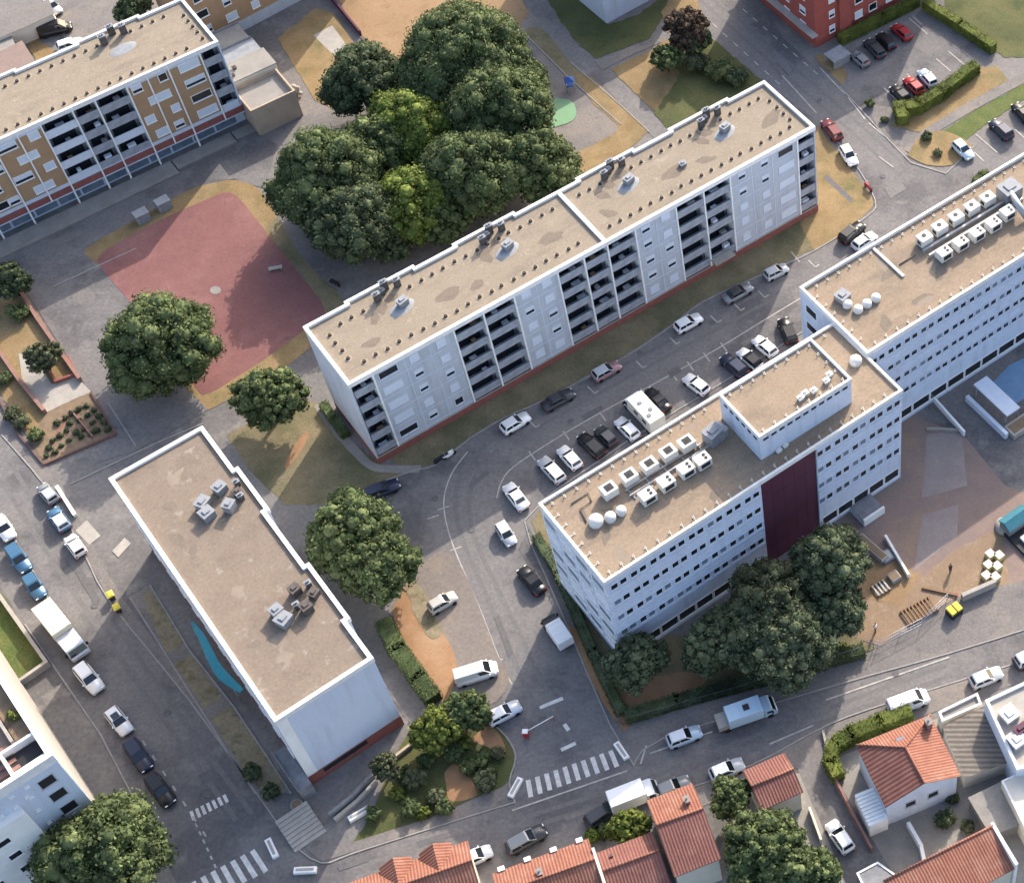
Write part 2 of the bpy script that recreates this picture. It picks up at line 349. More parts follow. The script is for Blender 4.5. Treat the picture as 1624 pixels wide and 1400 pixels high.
sheet('dry_lawn', M['dry'], [(912,118),(938,122),(985,168),(1030,208),(1000,235),(960,262),(925,275),(896,248),(941,231),(975,212),(980,199),(940,165)], 4)
sheet('lawn', M['lawn'], [(848,-30),(925,-30),(965,40),(1010,25),(1060,-10),(1058,20),(1030,62),(945,94),(905,58)], 4)
sheet('dry_lawn', M['dry'], [(968,110),(1035,78),(1064,56),(1048,20),(1080,-20),(1100,-10),(1128,60),(1150,82),(1080,140),(1052,172),(1035,176)], 4)
sheet('lawn', M['lawn'], [(1128,60),(1222,140),(1215,155),(1130,195),(1058,205),(1036,178),(1060,150),(1078,118),(1060,90),(1100,72)], 5)
sheet('lawn', M['lawn'], [(1494,-40),(1680,-40),(1680,90),(1592,92),(1545,55),(1500,12)], 3)
sheet('green_lawn', M['green'], [(1490,212),(1545,176),(1680,102),(1680,128),(1620,160),(1560,200),(1530,225)], 4)
sheet('dry_lawn', M['dry'], smooth([(1452,222),(1490,208),(1530,222),(1542,240),(1510,262),(1470,262),(1440,248)]), 6)
sheet('dry_lawn', M['dry'], [(1410,200),(1460,210),(1560,150),(1600,128),(1580,105),(1548,112),(1440,180)], 3)
sheet('paving', M['footway'], [(1372,165),(1420,172),(1410,202),(1440,246),(1432,250),(1395,210)], 3)
sheet('bank', M['dry'], [(1290,92),(1318,84),(1345,120),(1335,135)], 4)
sheet('footway', M['footway'], [(204,948),(237,928),(300,1030),(372,1122),(462,1258),(405,1258),(300,1098)], 4)
sheet('grass_verge', M['verge'], [(226,948),(237,934),(262,972),(291,1018),(284,1030),(264,1034),(243,985)], 6)
sheet('grass_verge', M['verge'], [(277,1050),(303,1040),(352,1108),(324,1124),(296,1082)], 6)
sheet('grass_verge', M['verge'], [(333,1140),(366,1120),(425,1195),(455,1258),(420,1258),(390,1225)], 6)
sheet('grass_verge', M['dirt'], smooth([(648,925),(668,950),(700,1000),(718,1030),(724,1058),(718,1095),(700,1112),(668,1075),(632,1010),(622,965)]), 4)
sheet('garden_bed', M['lawn'], smooth([(590,1292),(640,1175),(700,1115),(760,1105),(800,1168),(816,1200),(805,1240),(740,1270),(690,1292),(640,1315),(560,1335)]), 3)
sheet('dirt_patch', M['dirt'], smooth([(705,1225),(722,1212),(750,1240),(755,1262),(715,1270),(708,1245)]), 4)
sheet('dirt_patch', M['dirt'], smooth([(745,1175),(775,1150),(798,1175),(800,1200),(775,1185)]), 4)
sheet('garden', M['mixed'], [(842,826),(862,800),(900,780),(980,1000),(1100,1010),(1200,900),(1330,860),(1352,1010),(1392,1026),(1300,1062),(1160,1100),(985,1146),(930,1010),(880,905)], 2)
sheet('dirt_patch', M['dirt'], smooth([(975,1075),(1040,1072),(1085,1065),(1118,1072),(1112,1088),(1060,1110),(1010,1122),(985,1112)]), 4)
sheet('dirt_patch', M['dirt'], [(898,990),(920,1000),(1000,1150),(990,1160),(940,1090)], 4)
sheet('school_yard', M['yard'], [(1300,830),(1428,655),(1480,640),(1560,590),(1680,520),(1680,930),(1510,952),(1395,1024),(1352,1010)], 2)
sheet('sandy_ground', M['sand'], [(1360,945),(1428,960),(1462,915),(1520,870),(1590,835),(1600,925),(1510,950),(1398,1020),(1352,1008)], 3)
sheet('sandy_ground', M['field'], [(1345,905),(1425,885),(1462,915),(1428,960),(1365,948)], 4)
sheet('hard_court', M['courtgrey'], [(1470,690),(1524,680),(1534,770),(1462,790)], 3)
sheet('hard_court', M['courtgrey'], [(1462,818),(1520,800),(1518,850),(1450,905)], 3)
sheet('hard_court', M['asphalt'], [(1440,648),(1500,618),(1560,560),(1680,500),(1680,800),(1594,770),(1528,690),(1470,668)], 3)
sheet('play_surface', M['bluerubber'], [(1570,612),(1600,580),(1680,540),(1680,600),(1612,640)], 4)
sheet('pavement', M['footway'], [(985,1148),(1160,1102),(1395,1028),(1510,952),(1600,925),(1680,915),(1680,980),(1505,1035),(1310,1092),(1052,1172),(1012,1200)], 2)
sheet('pavement', M['footway'], [(470,1330),(560,1335),(690,1294),(805,1245),(817,1270),(700,1306),(562,1350),(510,1366)], 3)
sheet('pavement', M['footway'], [(1420,1112),(1310,1152),(1190,1216),(1040,1272),(1060,1300),(1330,1190),(1450,1140),(1680,1060),(1680,1032)], 2)
sheet('pavement', M['footway'], [(3,690),(75,775),(130,870),(175,955),(300,1110),(430,1290),(445,1285),(320,1112),(195,950),(150,870),(100,775),(40,690)], 3)
sheet('grass_plot', M['green'], [(-60,890),(-5,930),(78,1056),(30,1085),(-60,1000)], 3)
sheet('garden_ground', M['dry'], [(-20,480),(38,465),(125,600),(185,690),(70,735),(-40,560)], 3)
sheet('garden_path', M['pale_concrete'], [(30,560),(62,575),(82,610),(122,598),(145,622),(72,655),(35,600)], 5)
sheet('vegetable_bed', M['soil'], [(72,655),(145,622),(184,688),(72,736),(48,700)], 6)
sheet('paved_pad', M['pale_concrete'], [(120,841),(138,825),(160,850),(142,864)], 4)
sheet('paved_pad', M['pale_concrete'], [(178,874),(198,853),(208,862),(188,884)], 4)
sheet('worn_patch', M['footway'], smooth([(114,466),(130,456),(148,462),(150,476),(132,484),(116,478)]), 3)
sheet('green_play_surface', M['greenrubber'], smooth([(862,172),(872,160),(890,157),(908,163),(914,178),(908,192),(888,200),(868,204),(856,196),(862,172)]), 5)
sheet('asphalt_yard', M['asphalt'], [(-60,430),(130,400),(170,430),(215,480),(280,600),(330,650),(215,715),(150,735),(185,690),(40,460)], 2)
sheet('service_road', M['asphalt'], [(-60,370),(90,340),(230,285),(400,205),(440,230),(420,300),(372,284),(310,296),(140,390),(125,415),(-60,470)], 2)
sheet('driveway', M['asphalt'], [(1262,1212),(1308,1190),(1330,1240),(1395,1350),(1440,1420),(1350,1420),(1300,1300)], 3)
sheet('courtyard', M['concrete'], [(1180,1260),(1330,1200),(1560,1110),(1680,1070),(1680,1440),(1100,1440)], 1)

# kerbs and painted lines
K = [smooth([(3,690),(75,775),(130,870),(175,955),(300,1110),(430,1290),(462,1335),(510,1368),(562,1352),(700,1308),(817,1272)],3),
     smooth([(598,768),(655,747),(692,737),(745,696),(800,663),(857,638),(914,608),(992,566),(1064,518),(1115,479),(1220,431),(1292,398),(1372,346),(1388,318),(1350,252),(1304,198)],3),
     smooth([(1005,1214),(1052,1171),(1310,1091),(1505,1036),(1680,981)],3), smooth([(1680,1031),(1420,1111),(1310,1151),(1190,1214),(1030,1271)],3),
     smooth([(817,1272),(808,1240),(818,1200),(803,1168),(772,1140)],3), [(1332,138),(1400,213),(1445,259),(1500,276),(1545,233)],
     [(832,826),(842,862),(866,915),(903,1000),(928,1060),(968,1150),(1005,1213)], [(832,826),(870,786),(1000,696),(1140,611),(1272,527)],
     [(40,990),(105,1085),(160,1165),(225,1290)], [(905,100),(985,168),(1030,210)], [(830,52),(900,122),(985,198)]]
K += [[(112,768),(250,702),(322,672)],[(172,640),(216,708)],[(100,790),(118,816)],[(85,455),(215,395)],[(207,948),(300,1096),(405,1258)],[(238,928),(300,1030),(372,1122),(462,1258)]]
strips('kerb', M['kerb'], K, .16, 0, h=.11)
L1 = [smooth([(742,716),(716,752),(704,795),(712,845),(735,905),(765,975),(790,1040),(812,1085)]), smooth([(788,790),(795,765),(815,740),(880,697),(950,656),(1061,596),(1140,552),(1220,503),(1275,470)],4)]
strips('road_marking', M['lineworn'], L1, .16, 3)
def tmark(x, y): return [[(x-8,y-5),(x+9,y+5)], [(x-9,y+5),(x+9,y-5)]]
T = []
for x, y in [(845,672),(938,618),(1015,578),(1068,540),(1133,506),(1170,487),(1208,466),(1288,418)]: T += [[(x-6,y-5),(x+5,y+6)],[(x+5,y+6),(x+11,y+2)]]
for x, y in [(843,722),(897,690),(955,660),(1020,622),(1068,596),(1094,580),(1120,566),(1147,550)]: T += [[(x-4,y-6),(x+6,y+8)]]
for x, y in [(706,806),(735,925),(763,985),(792,1048),(726,870),(690,820)]: T += [[(x-12,y+3),(x+6,y-3)]]
strips('road_marking', M['lineworn'], T, .18, 4)
Z = []
for i in range(10):
    t = i/9; a = (837.5+130.5*t, 1236.5-46.5*t); b = (842+136.5*t, 1263.5-48*t); Z.append({'p':[a,b],'w':.52})
for i in range(7):
    t = i/6; a = (306+94*t, 1398-50*t); b = (322+100*t, 1432-50*t); Z.append({'p':[a,b],'w':.55})
for i in range(7):
    t = i/6; a = (303+52*t, 1286-26*t); b = (308+53*t, 1300-28*t); Z.append({'p':[a,b],'w':.35})
for a, b in [((856,1122),(893,1107)),((890,1189),(913,1178)),((895,1148),(902,1158))]: Z.append({'p':[a,b],'w':.45})
strips('road_marking', M['line'], Z, .5, 3)
D = []
for i in range(9): a = (5+13.5*i, 822+24*i); D.append([a,(a[0]+8,a[1]+14)])
for i in range(8): a = (210+16*i, 1150+24*i); D.append([a,(a[0]+5,a[1]+8)])
for i in range(6): a = (310+6*i, 1305+13*i); D.append([a,(a[0]+3,a[1]+6)])
for i in range(7): a = (1130+16.5*i, 38+15*i); D.append([a,(a[0]+7,a[1]+6.5)])
for i in range(8): a = (1178+16*i, 15+14*i); D.append([a,(a[0]+7,a[1]+6)])
for a, b in [((1300,108),(1340,150)),((1345,155),(1372,190)),((1378,196),(1402,216)),((1394,249),(1417,266)),((1240,120),(1295,180)),((1442,30),(1471,55)),((1447,26),(1462,40)),((1504,82),(1530,104)),((1485,94),(1508,114)),((1438,118),(1452,130)),((1402,140),(1422,160)),((1548,214),(1582,243)),((1545,242),(1560,256)),((1610,206),(1624,219)),((1255,400),(1268,416)),((1400,62),(1412,75))]: D.append([a,b])
D += [[(812,1285),(995,1222)],[(1016,1211),(1025,1182)],[(1310,1110),(1505,1042)],[(1030,1195),(1130,1160)],[(1220,1180),(1290,1150)]]
D += [smooth([(1300,1392),(0,0)][:1]+[(1300,1392)]) if 0 else [(400,1432),(415,1420)]]
strips('road_marking', M['lineworn'], D, .2, 5)
sheet('court_spot', M['concrete'], [(342+9*math.cos(a*.628),461+6.5*math.sin(a*.628)) for a in range(10)], 6)

# repair patches and stains of their own shape on the carriageways
for i, (x, y, w_, h_, a) in enumerate([(940,655,38,9,-.5),(1010,560,8,14,-.5),(760,760,40,8,-.7),(860,690,26,6,-.5),(1330,300,60,8,.75),(1420,300,30,20,-.5),(800,1010,10,70,-.35),(860,1110,40,16,-.4),(1150,1150,90,9,-.32),(1400,1075,70,8,-.33),
    (690,1330,60,9,-.3),(920,1290,50,8,-.33),(140,930,12,70,-.55),(250,1100,14,60,-.55),(330,1230,30,16,-.5),(1240,100,10,46,-.75),(60,730,40,12,.9),(100,380,70,12,-.35),(300,260,60,14,-.4),(1190,540,30,8,-.5),(700,960,30,10,-.4),(745,1000,9,50,-.35),(1070,590,22,12,-.5),(1290,1130,60,14,-.33),(560,1370,50,8,-.3)]):
    c, s_ = math.cos(a), math.sin(a); q = [(-w_/2,-h_/2),(w_/2*.9,-h_/2),(w_/2,h_/2*.8),(-w_/2*.95,h_/2)]
    sheet('road_patch', M[('asphalt_dark','asphalt_light')[i%2]], [(x+p*c-r_*s_, y+p*s_+r_*c) for p, r_ in q], 2)

sheet('yard_ground', M['dry'], [(38,62),(60,50),(66,70),(88,80),(92,95),(60,104),(50,84)], 3)
sheet('yard_ground', M['footway'], [(88,30),(140,0),(190,-20),(240,20),(180,60),(112,86)], 3)
strips('garden_path', M['dry'], [[(80,726),(100,698),(128,660)],[(92,722),(112,694),(124,672)]], .5, 7)
strips('garden_path', M['brick'], [[(88,692),(112,656)]], .25, 8)

# worn_lot
sheet('parking_lot', M['lot'], smooth([(664,898),(705,872),(735,905),(765,975),(790,1040),(808,1082),(772,1120),(724,1087),(722,1058),(700,1005),(668,955),(648,930),(664,898)],3)[:-1], 2)
strips('tyre_mark', M['tyremark'], [smooth([(770,705),(735,745),(722,795),(732,850),(765,930),(800,1010),(840,1100),(900,1190)]), smooth([(790,712),(755,752),(744,800),(752,850),(785,925),(822,1000),(862,1085),(920,1180)]),
   [(820,672),(950,600),(1100,520),(1270,430)], [(830,690),(960,618),(1110,537),(1280,445)], [(560,1375),(760,1318),(1010,1240),(1240,1150),(1500,1055)], [(565,1392),(765,1335),(1020,1255),(1250,1165),(1510,1070)],
   [(20,740),(120,900),(250,1085),(400,1290)], [(0,760),(100,915),(230,1100),(375,1300)], [(1110,0),(1240,115),(1340,200),(1440,290)], [(1130,-5),(1262,110),(1360,195),(1460,285)]], .55, 1.5)
sheet('dirt_patch', M['verge'], smooth([(640,915),(668,930),(690,975),(700,1005),(680,1010),(650,960)])[:-1], 5)

for x, y in [(748,840),(905,668),(1015,560),(1130,512),(860,1140),(1210,1150),(1420,1068),(700,1335),(150,960),(265,1130),(1300,160),(1400,280),(690,790),(330,1260)]:
    p = at(x, y); b = MB(); b.cyl(0,0,.07,.078,.42,n=16); b.cyl(0,0,.078,.082,.34,n=16)
    tag(b.build('manhole_cover', M['asphalt_dark'], None, (p.x,p.y,0)), kind='structure')
# ------------------------------------------------------------------ building helpers
def offset_poly(P, d):
    n = len(P); out = []
    A = sum(P[i][0]*P[(i+1)%n][1]-P[(i+1)%n][0]*P[i][1] for i in range(n)); sg = 1 if A > 0 else -1
    for i in range(n):
        a, b, c = Vector((*P[i-1],0)), Vector((*P[i],0)), Vector((*P[(i+1)%n],0))
        d1 = (b-a).normalized(); d2 = (c-b).normalized()
        n1 = Vector((-d1.y,d1.x,0))*sg; n2 = Vector((-d2.y,d2.x,0))*sg
        k = 1+n1.dot(n2); m = (n1+n2)/max(k,.2); q = b+m*d; out.append((q.x,q.y))
    return out
def ring(mb, P, t, z0, z1, mi=0):
    Q = offset_poly(P, t); n = len(P)
    vs = [(p[0],p[1],z0) for p in P]+[(p[0],p[1],z1) for p in P]+[(p[0],p[1],z0) for p in Q]+[(p[0],p[1],z1) for p in Q]
    fs = []
    for i in range(n):
        j = (i+1)%n
        fs += [(i,j,n+j,n+i), (n+i,n+j,3*n+j,3*n+i), (3*n+i,3*n+j,2*n+j,2*n+i)]
    return mb.add(vs, fs, mi)
CACHE = {}
def cached(key, fn):
    if key not in CACHE: CACHE[key] = fn()
    return CACHE[key]
def window_mesh(wd, ht, frame, proud=.07, name='window'):
    def f():
        b = MB(); t = .09
        b.box(-wd/2,wd/2,-proud,.0,-ht/2,-ht/2+t); b.box(-wd/2,wd/2,-proud,.0,ht/2-t,ht/2)
        b.box(-wd/2,-wd/2+t,-proud,.0,-ht/2+t,ht/2-t); b.box(wd/2-t,wd/2,-proud,.0,-ht/2+t,ht/2-t)
        b.box(-wd/2-.06,wd/2+.06,-proud-.07,-proud,-ht/2-.06,-ht/2+.02)
        return b.mesh(name, frame)
    return cached(('w',wd,ht,frame.name,proud), f)
def box_mesh(key, dims, m):
    def f():
        b = MB(); b.box(*dims); return b.mesh(key, m)
    return cached((key,)+tuple(dims)+(m.name,), f)
def add_window(root, u, v, z, wd, ht, frame, fill, shut=None, rz=0):
    """frame with its pane or shutter; local facade looks along -v"""
    o = part('window', window_mesh(wd, ht, frame), root, (u, v, z), rz)
    part('pane', box_mesh('pane', (-wd/2+.09, wd/2-.09, -.03, 0.0, -ht/2+.09, ht/2-.09), fill), o)
    if shut is not None:
        part('shutter', box_mesh('shutter', (-wd/2+.09, wd/2-.09, -.06, -.031, ht/2-.09-shut*(ht-.18), ht/2-.09), M['shutter']), o)
    return o
def balcony(root, u0, u1, z, depth, m_bal, bh=1.05, clutter=True):
    wd = u1-u0
    b = MB(); b.box(0, wd, .06, depth, -.18, 0)
    o = b.build('balcony', M['wallgrey'], root, (u0, 0, z))
    q = MB(); q.box(0, wd, 0, .07, -.18, bh); q.box(0, wd, -.03, .1, bh, bh+.06)
    q.build('balustrade', m_bal, o)
    d = MB(); d.box(.5, wd-.5, depth-.05, depth-.005, .02, 2.15)
    d.build('balcony_door', M['glass'], o)
    if clutter and rng.random() < .75:
        c = MB(); r = rng.random(3)
        c.box(wd*.2+wd*.4*r[0], wd*.2+wd*.4*r[0]+.5+.7*r[1], .25, .85, 0, .8+.7*r[2])
        c.build('balcony_furniture', [M['shutter'],M['wood'],M['balu'],M['recess'],M['shutter']][int(r[2]*4.99)], o)
def vent_mesh():
    b = MB(); b.cyl(0,0,0,.012,.5,n=10,mi=1); b.cyl(0,0,.012,.26,.25,.2,n=10)
    return b.mesh('roof_vent', [M['ventdark'], M['gravel_pale']])
M['gravel_pale'] = mat('gravel_pale', (.30,.245,.18), (.28,.225,.165), 2, .95)
M['gravel_pale2'] = mat('gravel_worn', (.262,.21,.163), (.24,.192,.148), .8, .95, fine=.2, fs=3)
M['ventdark'] = mat('vent_dark', (.05,.042,.038), rough=.9)
def chimney(root, u, v, z, sx=.7, sy=.5, h=1.3):
    b = MB(); b.box(-sx/2,sx/2,-sy/2,sy/2,0,h)
    o = b.build('chimney', M['chimney'], root, (u,v,z))
    c = MB(); c.box(-sx/2-.1,sx/2+.1,-sy/2-.1,sy/2+.1,h,h+.1); c.cyl(-sx*.2,0,h+.1,h+.4,.12,n=8); c.cyl(sx*.2,0,h+.1,h+.35,.12,n=8)
    c.build('chimney_cap', M['greybox'], o)
def hatch(root, u, v, z, sx=1.6, sy=1.2, h=.75, rz=0, m=None):
    b = MB(); b.box(-sx/2,sx/2,-sy/2,sy/2,0,h)
    o = b.build('roof_hatch', m or M['greybox'], root, (u,v,z), rz)
    c = MB(); c.box(-sx/2-.08,sx/2+.08,-sy/2-.08,sy/2+.08,h,h+.08); c.box(-sx/4,sx/4,-sy/4,sy/4,h+.08,h+.22)
    c.build('hatch_lid', m or M['greybox'], o)

# ------------------------------------------------------------------ long grey apartment slab in the middle
YA = .67546
ra = thing('apartment_building', 'long grey apartment slab with dark balconies and beige gravel roof, centre of the view', 'apartment building', (-62.844,126.511,0), YA)
LA, WA, HA = 69.62, 11.40, 16.0
out = [(0,0),(LA,0),(LA,WA)]
for a, b in [(54.0,63.7),(39.4,48.3),(21.0,30.0),(5.8,15.4)]: out += [(b,WA),(b,WA+.45),(a,WA+.45),(a,WA)]
out += [(0,WA)]
RD = 1.35
b = MB(); core = [(0.2,RD)]+[(LA-.2,RD)]+[(LA-.2,WA-.1)]+[(0.2,WA-.1)]
b.prism(core, 0, HA-.1)
bays = [(3.05,14.1),(22.68,29.0),(40.62,46.94),(55.52,66.57)]
for a, c in bays: b.box(a,c,0,RD-.002,1.3,HA-.1)
for a, c in [(54.0,63.7),(39.4,48.3),(21.0,30.0),(5.8,15.4)]: b.box(a,c,WA-.102,WA+.4,0,HA-.1)
b.box(0,.198,0,WA-.05,1.3,HA-.1); b.box(LA-.198,LA,0,WA-.05,1.3,HA-.1)
b.build('wall', M['wallgrey'], ra)
b = MB(); b.box(-.02,LA+.02,-.03,RD-.004,0,1.299); b.box(-.02,.197,RD,WA-.03,0,1.299); b.box(LA-.197,LA+.02,RD,WA-.03,0,1.299)
b.build('brick_base', M['brick'], ra)
b = MB(); b.box(-.05,LA+.05,-.1,.0,1.22,1.36); b.build('base_ledge', M['pale_concrete'], ra)
b = MB()
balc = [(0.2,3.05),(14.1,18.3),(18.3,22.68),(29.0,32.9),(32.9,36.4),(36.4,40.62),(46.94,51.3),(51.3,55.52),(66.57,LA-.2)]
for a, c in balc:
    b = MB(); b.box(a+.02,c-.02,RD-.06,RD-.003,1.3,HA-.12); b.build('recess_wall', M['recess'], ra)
for u in [3.05,14.1,18.3,22.68,29.0,32.9,36.4,40.62,46.94,51.3,55.52,66.57]:
    b = MB(); b.box(u-.1,u+.1,-.16,RD-.07,1.36,HA-.12); b.build('fin', M['white'], ra)
for u in [7.2,10.6,25.8,43.8,59.0,62.4]:
    b = MB(); b.box(u-.06,u+.06,-.05,-.001,1.36,HA-.12); b.build('panel_joint', M['wallwhite'], ra)
for a, c in bays:
    for k in range(5):
        b = MB(); b.box(a+.12,c-.12,-.035,-.002,1.72+2.93*k,1.82+2.93*k); b.build('floor_line', M['wallwhite'], ra)
for k in range(5):
    z = 1.75+2.93*k
    for a, c in balc: balcony(ra, a+.1, c-.1, z, RD-.07, M['balu'])
    for u, wd in [(4.95,2.6),(8.5,1.25),(12.2,1.25),(24.3,1.35),(27.3,1.35),(42.2,1.35),(45.3,1.35),(57.4,1.25),(61.1,1.25),(64.6,2.6)]:
        x = rng.random(); zz = z+1.42+(0.25 if wd < 2 and rng.random() < .3 else 0)
        add_window(ra, u, -.001, zz, wd, 1.3, M['shutter'], M['glass'], None if x > .86 else (1 if x < .6 else .55))
b = MB(); b.prism(offset_poly(out,.3), HA-.098, HA); b.build('roof', M['gravel'], ra)
b = MB(); ring(b, offset_poly(out,-.06), .44, HA-.35, HA+.38)
b.build('parapet', M['coping'], ra)
b = MB(); b.box(36.1,36.62,.5,WA-.5,HA+.002,HA+.36); b.build('parapet', M['coping'], ra)
vm = vent_mesh()
vents = [(3.27+1.6*i, 2.25) for i in range(20)]+[(38.3+1.6*i, 2.25) for i in range(19)]
vents += [(3.78+1.6*i, 9.3) for i in range(20) if i not in (3,4,5)]+[(38.3+1.6*i, 9.3) for i in range(19) if i not in (3,4,13)]
vents += [(1.95, 3.9+1.52*i) for i in range(4)]+[(LA-1.6, 3.4+1.52*i) for i in range(4)]
for i, (u, v) in enumerate(vents[:100]): part('roof_vent', vm, ra, (u+rng.normal()*.05, v+rng.normal()*.05, HA))
for u in (10.6, 25.6, 43.9, 59.3):
    chimney(ra, u+.2, 10.75, HA, .9, .45, 1.5); chimney(ra, u+1.7, 10.3, HA, .8, .5, 1.3); chimney(ra, u-1.4, 9.7, HA, .8, .45, 1.3); chimney(ra, u-.4, 10.2, HA, .5, .4, .9)
    b = MB(); b.sphere((0,0,-.03), (2.0,1.15,.09), seg=18, rg=6); b.build('roof_membrane_patch', M['greybox'], ra, (u+.35,6.85,HA), .25)  # flat grey membrane patch on the gravel, modelled as a very low mound
    hatch(ra, u+.75, 7.25, HA+.1, 1.3, .9, .75, .2)
hatch(ra, 51.9, 5.4, HA, .8, .7, .4)
b = MB(); b.box(51.2,54.4,-1.5,-.2,2.5,2.68); b.build('entrance_canopy', M['pale_concrete'], ra)

def roof_stain(root, u, v, z, a, c, rz=0, m=None):
    q = MB(); n = 14; ph = rng.random()*6
    q.add([(a*(1+.22*math.sin(2.3*t+ph)+.1*math.sin(5*t))*math.cos(t), c*(1+.22*math.sin(3.1*t+ph)+.1*math.cos(4*t))*math.sin(t), 0) for t in [2*math.pi*i/n for i in range(n)]], [tuple(range(n))])
    q.build('roof_stain', m or M['stain'], root, (u,v,z), rz)
k = 0
for u in (10.6, 25.6, 43.9, 59.3):
    for du, dv, a, c in ((-1.6,8.6,1.2,.7),(.4,9.0,1.1,.6),(-3.0,7.4,.6,1.1),(6.2,5.2,1.9,.9),(-5,4.3,1.3,.6)):
        k += 1; roof_stain(ra, u+du+rng.normal()*.4, dv, HA+.003+.0004*k, a, c, .5*rng.normal())

# ------------------------------------------------------------------ ochre apartment slab, upper left
KN = .9896
rn = thing('apartment_building', 'apartment slab with ochre panels, white shutters and glazed ground floor, upper left corner', 'apartment building', (-93.44*KN,189.34*KN,0), .6691)
zf = lambda z: CAM_H-(CAM_H-z)*KN
UL, WN, HN = -42.0, 11.75, 15.65
outn = [(UL,0),(0,0),(0,WN)]
for a, c in [(-15.8,-6.4),(-33,-24.4)]: outn += [(c,WN),(c,WN+.45),(a,WN+.45),(a,WN)]
outn += [(UL,WN)]
b = MB(); b.box(UL,-.2,RD,WN-.1,0,HN-.1)
for a, c in [(-15.8,-6.4),(-33,-24.4)]: b.box(a,c,WN-.102,WN+.4,0,HN-.1)
b.box(-.198,0,0,WN-.05,3.9,HN-.1); b.box(-.198,0,RD,WN-.05,0,3.898); b.build('wall', M['wallwhite'], rn)
obays = [(-13.8,-3.0),(UL,-26.0)]
for a, c in obays:
    b = MB(); b.box(a,c,0,RD-.002,4.1,HN-.75); b.build('ochre_panel', M['ochre'], rn)
b = MB()
for a, c in obays: b.box(a,c,0,RD-.002,HN-.748,HN-.1)
b.box(UL,0,-.06,RD-.004,2.6,2.78); b.box(UL,-.2,-.045,RD-.004,3.95,4.098)
for a, c in obays: b.box(a,c,-.06,-.002,4.1,4.55)
b.build('wall_band', M['wallwhite'], rn)
b = MB(); b.box(UL,0,-.03,RD-.005,2.782,3.948); b.build('red_band', M['brick'], rn)
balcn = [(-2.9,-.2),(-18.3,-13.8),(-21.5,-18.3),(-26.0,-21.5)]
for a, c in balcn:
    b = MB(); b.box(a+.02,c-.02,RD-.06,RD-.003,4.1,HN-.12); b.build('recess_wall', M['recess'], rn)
for u in [-3.0,-7.75,-10.8,-13.8,-18.3,-21.5,-26.0,-29.2,-32.5,-37]:
    b = MB(); b.box(u-.1,u+.1,-.2,-.07,2.78,HN-.12)
    if u in (-3.0,-13.8,-18.3,-21.5,-26.0): b.box(u-.1,u+.1,-.068,RD-.07,4.1,HN-.12)
    b.build('fin', M['white'], rn)
for k in range(4):
    z = 4.1+2.88*k
    for a, c in balcn: balcony(rn, a+.1, c-.1, z, RD-.07, M['shutter'] if rng.random() < .4 else M['balu'], 1.1)
    L = [(-4.9,3.0)]+([(-8.8,1.3),(-12.6,1.5)] if k in (1,3) else [(-10.2,3.2)] if k == 2 else [(-9.2,1.5),(-11.8,1.8)])
    L += [(-27.3,1.5),(-31.0,2.6)] if k % 2 else [(-29.2,2.8),(-33.5,1.6)]
    L += [(-35.4,2.6),(-39,1.5)]
    for u, wd in L: add_window(rn, u, -.003, z+1.55, wd, 1.35, M['white'], M['glass'], None if rng.random() < .15 else (1 if rng.random() < .6 else .6))
b = MB()
for u in np.arange(UL, -3, 3.4): b.box(u+.1,u+3.2,RD-.06,RD-.006,.3,2.5)
b.build('shop_glazing', M['paleglass'], rn)
for u in [-7.75,-13.8,-18.3,-21.5,-26,-32.5,-37]:
    b = MB(); b.box(u-.12,u+.12,.05,.3,0,2.598); b.build('column', M['white'], rn)
b = MB(); b.prism(offset_poly(outn,.3), HN-.098, HN); b.build('roof', M['gravel'], rn)
b = MB(); ring(b, offset_poly(outn,-.06), .42, HN-.35, HN+.36); b.build('parapet', M['coping'], rn)
for u in [-4-1.62*i for i in range(20)]: part('roof_vent', vm, rn, (u, 1.6, HN))
for u in [-3.7-1.65*i for i in range(18)]:
    if u > -9.2 or u < -13.2: part('roof_vent', vm, rn, (u, 9.9, HN))
for v in (2.2,3.9,5.4,6.9,8.4): part('roof_vent', vm, rn, (-1.35, v, HN))
for u, v in [(-10.9,10.9),(-9.5,10.1),(-12.6,9.6),(-30.5,9.7)]: chimney(rn, u, v, HN, .9, .55, 1.5)
b = MB(); b.sphere((0,0,-.03), (2.2,1.2,.09), seg=18, rg=6); b.build('roof_membrane_patch', M['greybox'], rn, (-11.0,7.1,HN), .1)  # another flat grey membrane patch, not a raised dome
hatch(rn, -30.6, 6.6, HN, 1.5, 1.2, .5)
# terrace slabs in front of the ground floor
b = MB(); b.box(UL,-12.5,-3.2,-.1,0,.35); b.box(-12.3,-3.2,-2.4,-.1,0,.32); b.box(-3,0,-2,-.1,0,.28)
tag(b.build('terrace', M['concrete'], None, rn.location, .6691), kind='structure')

